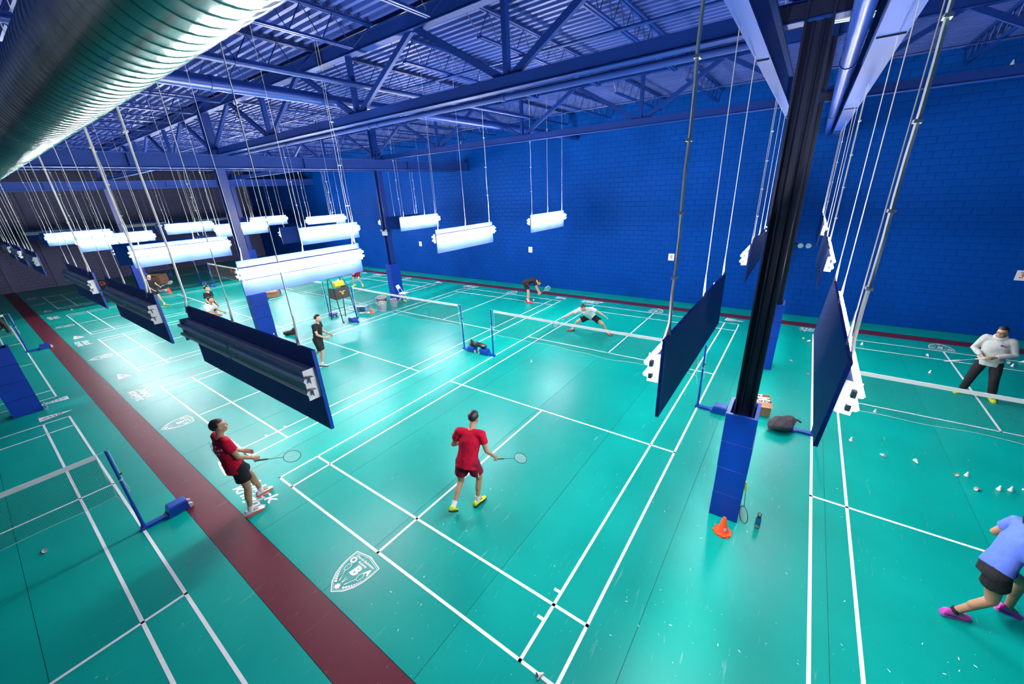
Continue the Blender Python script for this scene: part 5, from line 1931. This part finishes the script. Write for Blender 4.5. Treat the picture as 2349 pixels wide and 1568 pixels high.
# 8 the player in raspberry behind the lamp board
t, J = person('player in a raspberry shirt partly hidden by the large lit lamp board', (-13.50, 10.95), (0.35, -0.93),
              dict(pelvis=(0, -0.08, 0.82), chest=(0, 0.10, 1.12), neck=(0, 0.22, 1.27), head=(0, 0.31, 1.40), sl=(-0.18, 0.14, 1.22), sr=(0.18, 0.14, 1.22),
                   er=(0.30, 0.22, 1.0), wr=(0.24, 0.44, 0.9), el=(-0.3, 0.2, 1.0), wl=(-0.24, 0.44, 0.9), hl=(-0.1, -0.06, 0.80), hr=(0.1, -0.06, 0.80),
                   kl=(-0.22, 0.10, 0.46), kr=(0.22, 0.10, 0.46), al=(-0.28, -0.05, 0.085), ar=(0.28, -0.05, 0.085), tl=(-0.4, 1, 0), tr=(0.4, 1, 0)),
              'fair', F_PINK, F_DKRED, S_LIME, S_LIME, lod=0.014)

# 9 the man in the grey hoodie
t, J = person('man in glasses, grey hoodie and black trousers on the right court', (11.26, 10.36), (-0.33, -0.94),
              dict(pelvis=(0.0, 0, 0.93), chest=(0, 0.02, 1.26), neck=(0, 0.02, 1.45), head=(0.0, 0.06, 1.60),
                   er=(0.30, 0.0, 1.13), wr=(0.14, 0.24, 1.05), el=(-0.30, 0.0, 1.13), wl=(-0.06, 0.26, 1.07),
                   kl=(-0.17, 0.05, 0.50), kr=(0.17, 0.05, 0.50), al=(-0.23, -0.02, 0.085), ar=(0.23, -0.02, 0.085), tl=(-0.4, 1, 0), tr=(0.4, 1, 0), look=(0.25, 1, -0.12), hl=(-0.1, 0, 0.90), hr=(0.1, 0, 0.90)),
              'tan', F_GREY, F_BLACK, S_LIME, S_LIME, long_sleeve=True, trousers=True, scale=0.985, hand_r=0.8, hand_l=0.6, slim=1.12, lod=0.011)
H = J['head']
f = J['look'].normalized()
r = f.cross(Vector((0, 0, 1))).normalized()
gl = MB()
for s_ in (-1, 1):
    c = H + f * 0.106 + r * s_ * 0.033 + Vector((0, 0, 0.008))
    gl.tube([c + r * 0.026 * math.cos(a) + Vector((0, 0, 0.017 * math.sin(a))) for a in np.linspace(0, 6.283, 13)], 0.0032, 5, False)
    gl.tube([c + r * s_ * 0.026, c + r * s_ * 0.045 - f * 0.10], 0.0028, 5)
gl.tube([H + f * 0.108 - r * 0.008 + Vector((0, 0, 0.01)), H + f * 0.108 + r * 0.008 + Vector((0, 0, 0.01))], 0.003, 5)
tag(gl.build('glasses', M_BLKSTEEL, t), kind='stuff')
for (dx_, c_, nm) in ((-0.115, (0.5, 0.03, 0.05), 'red_badge'), (-0.085, (0.02, 0.04, 0.25), 'blue_badge')):
    v = [Vector((dx_ + 0.030 * math.cos(a), 0.168 - abs(dx_) * 0.12, 1.33 + 0.022 * math.sin(a))) for a in np.linspace(0, 6.283, 14, endpoint=False)]
    MB().add(v, [tuple(range(14))]).build('chest_badge', mat(nm, c_, 0.7), t)
g_ = world_of(t, (0.04, 0.30, 1.04))
racket('badminton_racket', 'white racket held across the body by the man in grey', g_, g_ + Vector((-0.62, -0.12, -0.16)), (0, 0.35, 1), (0.75, 0.75, 0.75), frame_col=(0.55, 0.57, 0.62))

# 10 the running woman in blue
t, J = person('runner in a blue top, black shorts and pink shoes at the right edge', (9.66, 3.26), (0.92, 0.22),
              dict(pelvis=(-0.03, 0.08, 0.86), chest=(-0.14, 0.22, 1.14), neck=(-0.22, 0.33, 1.29), head=(-0.26, 0.44, 1.42),
                   sl=(-0.36, 0.30, 1.24), sr=(-0.04, 0.20, 1.20), er=(0.16, 0.30, 0.98), wr=(0.20, 0.54, 0.88), el=(-0.46, 0.24, 0.98), wl=(-0.40, 0.50, 0.9),
                   hl=(-0.11, 0.10, 0.83), hr=(0.05, 0.06, 0.82), kr=(0.05, 0.12, 0.44), ar=(0.0, -0.08, 0.10), kl=(-0.20, 0.45, 0.58), al=(-0.20, 0.46, 0.17),
                   tl=(-0.1, 0.9, -0.3), tr=(-0.12, 1, -0.08), look=(0.1, 1, -0.2)),
              'tan', F_BLUE, F_BLACK, S_PINK, S_PINK, hair='long', slim=0.92, leg_len=0.42, hem=-0.16, hand_r=0.8, sock=False, lod=0.010)
for s_ in 'r':
    a_ = J['a' + s_]
    MB().tube([a_ + Vector((0, 0.005, 0.0)), a_ + Vector((0, 0.02, 0.045))], [0.043, 0.042], 12).build('sock', M_BLACK, t, True)
g_ = world_of(t, (0.20, 0.58, 0.82))
racket('badminton_racket', 'racket in the hand of the runner in blue, beyond the right edge', g_, g_ + Vector((0.58, 0.25, 0.1)), (0, 0.4, 1), (0.05, 0.05, 0.3))
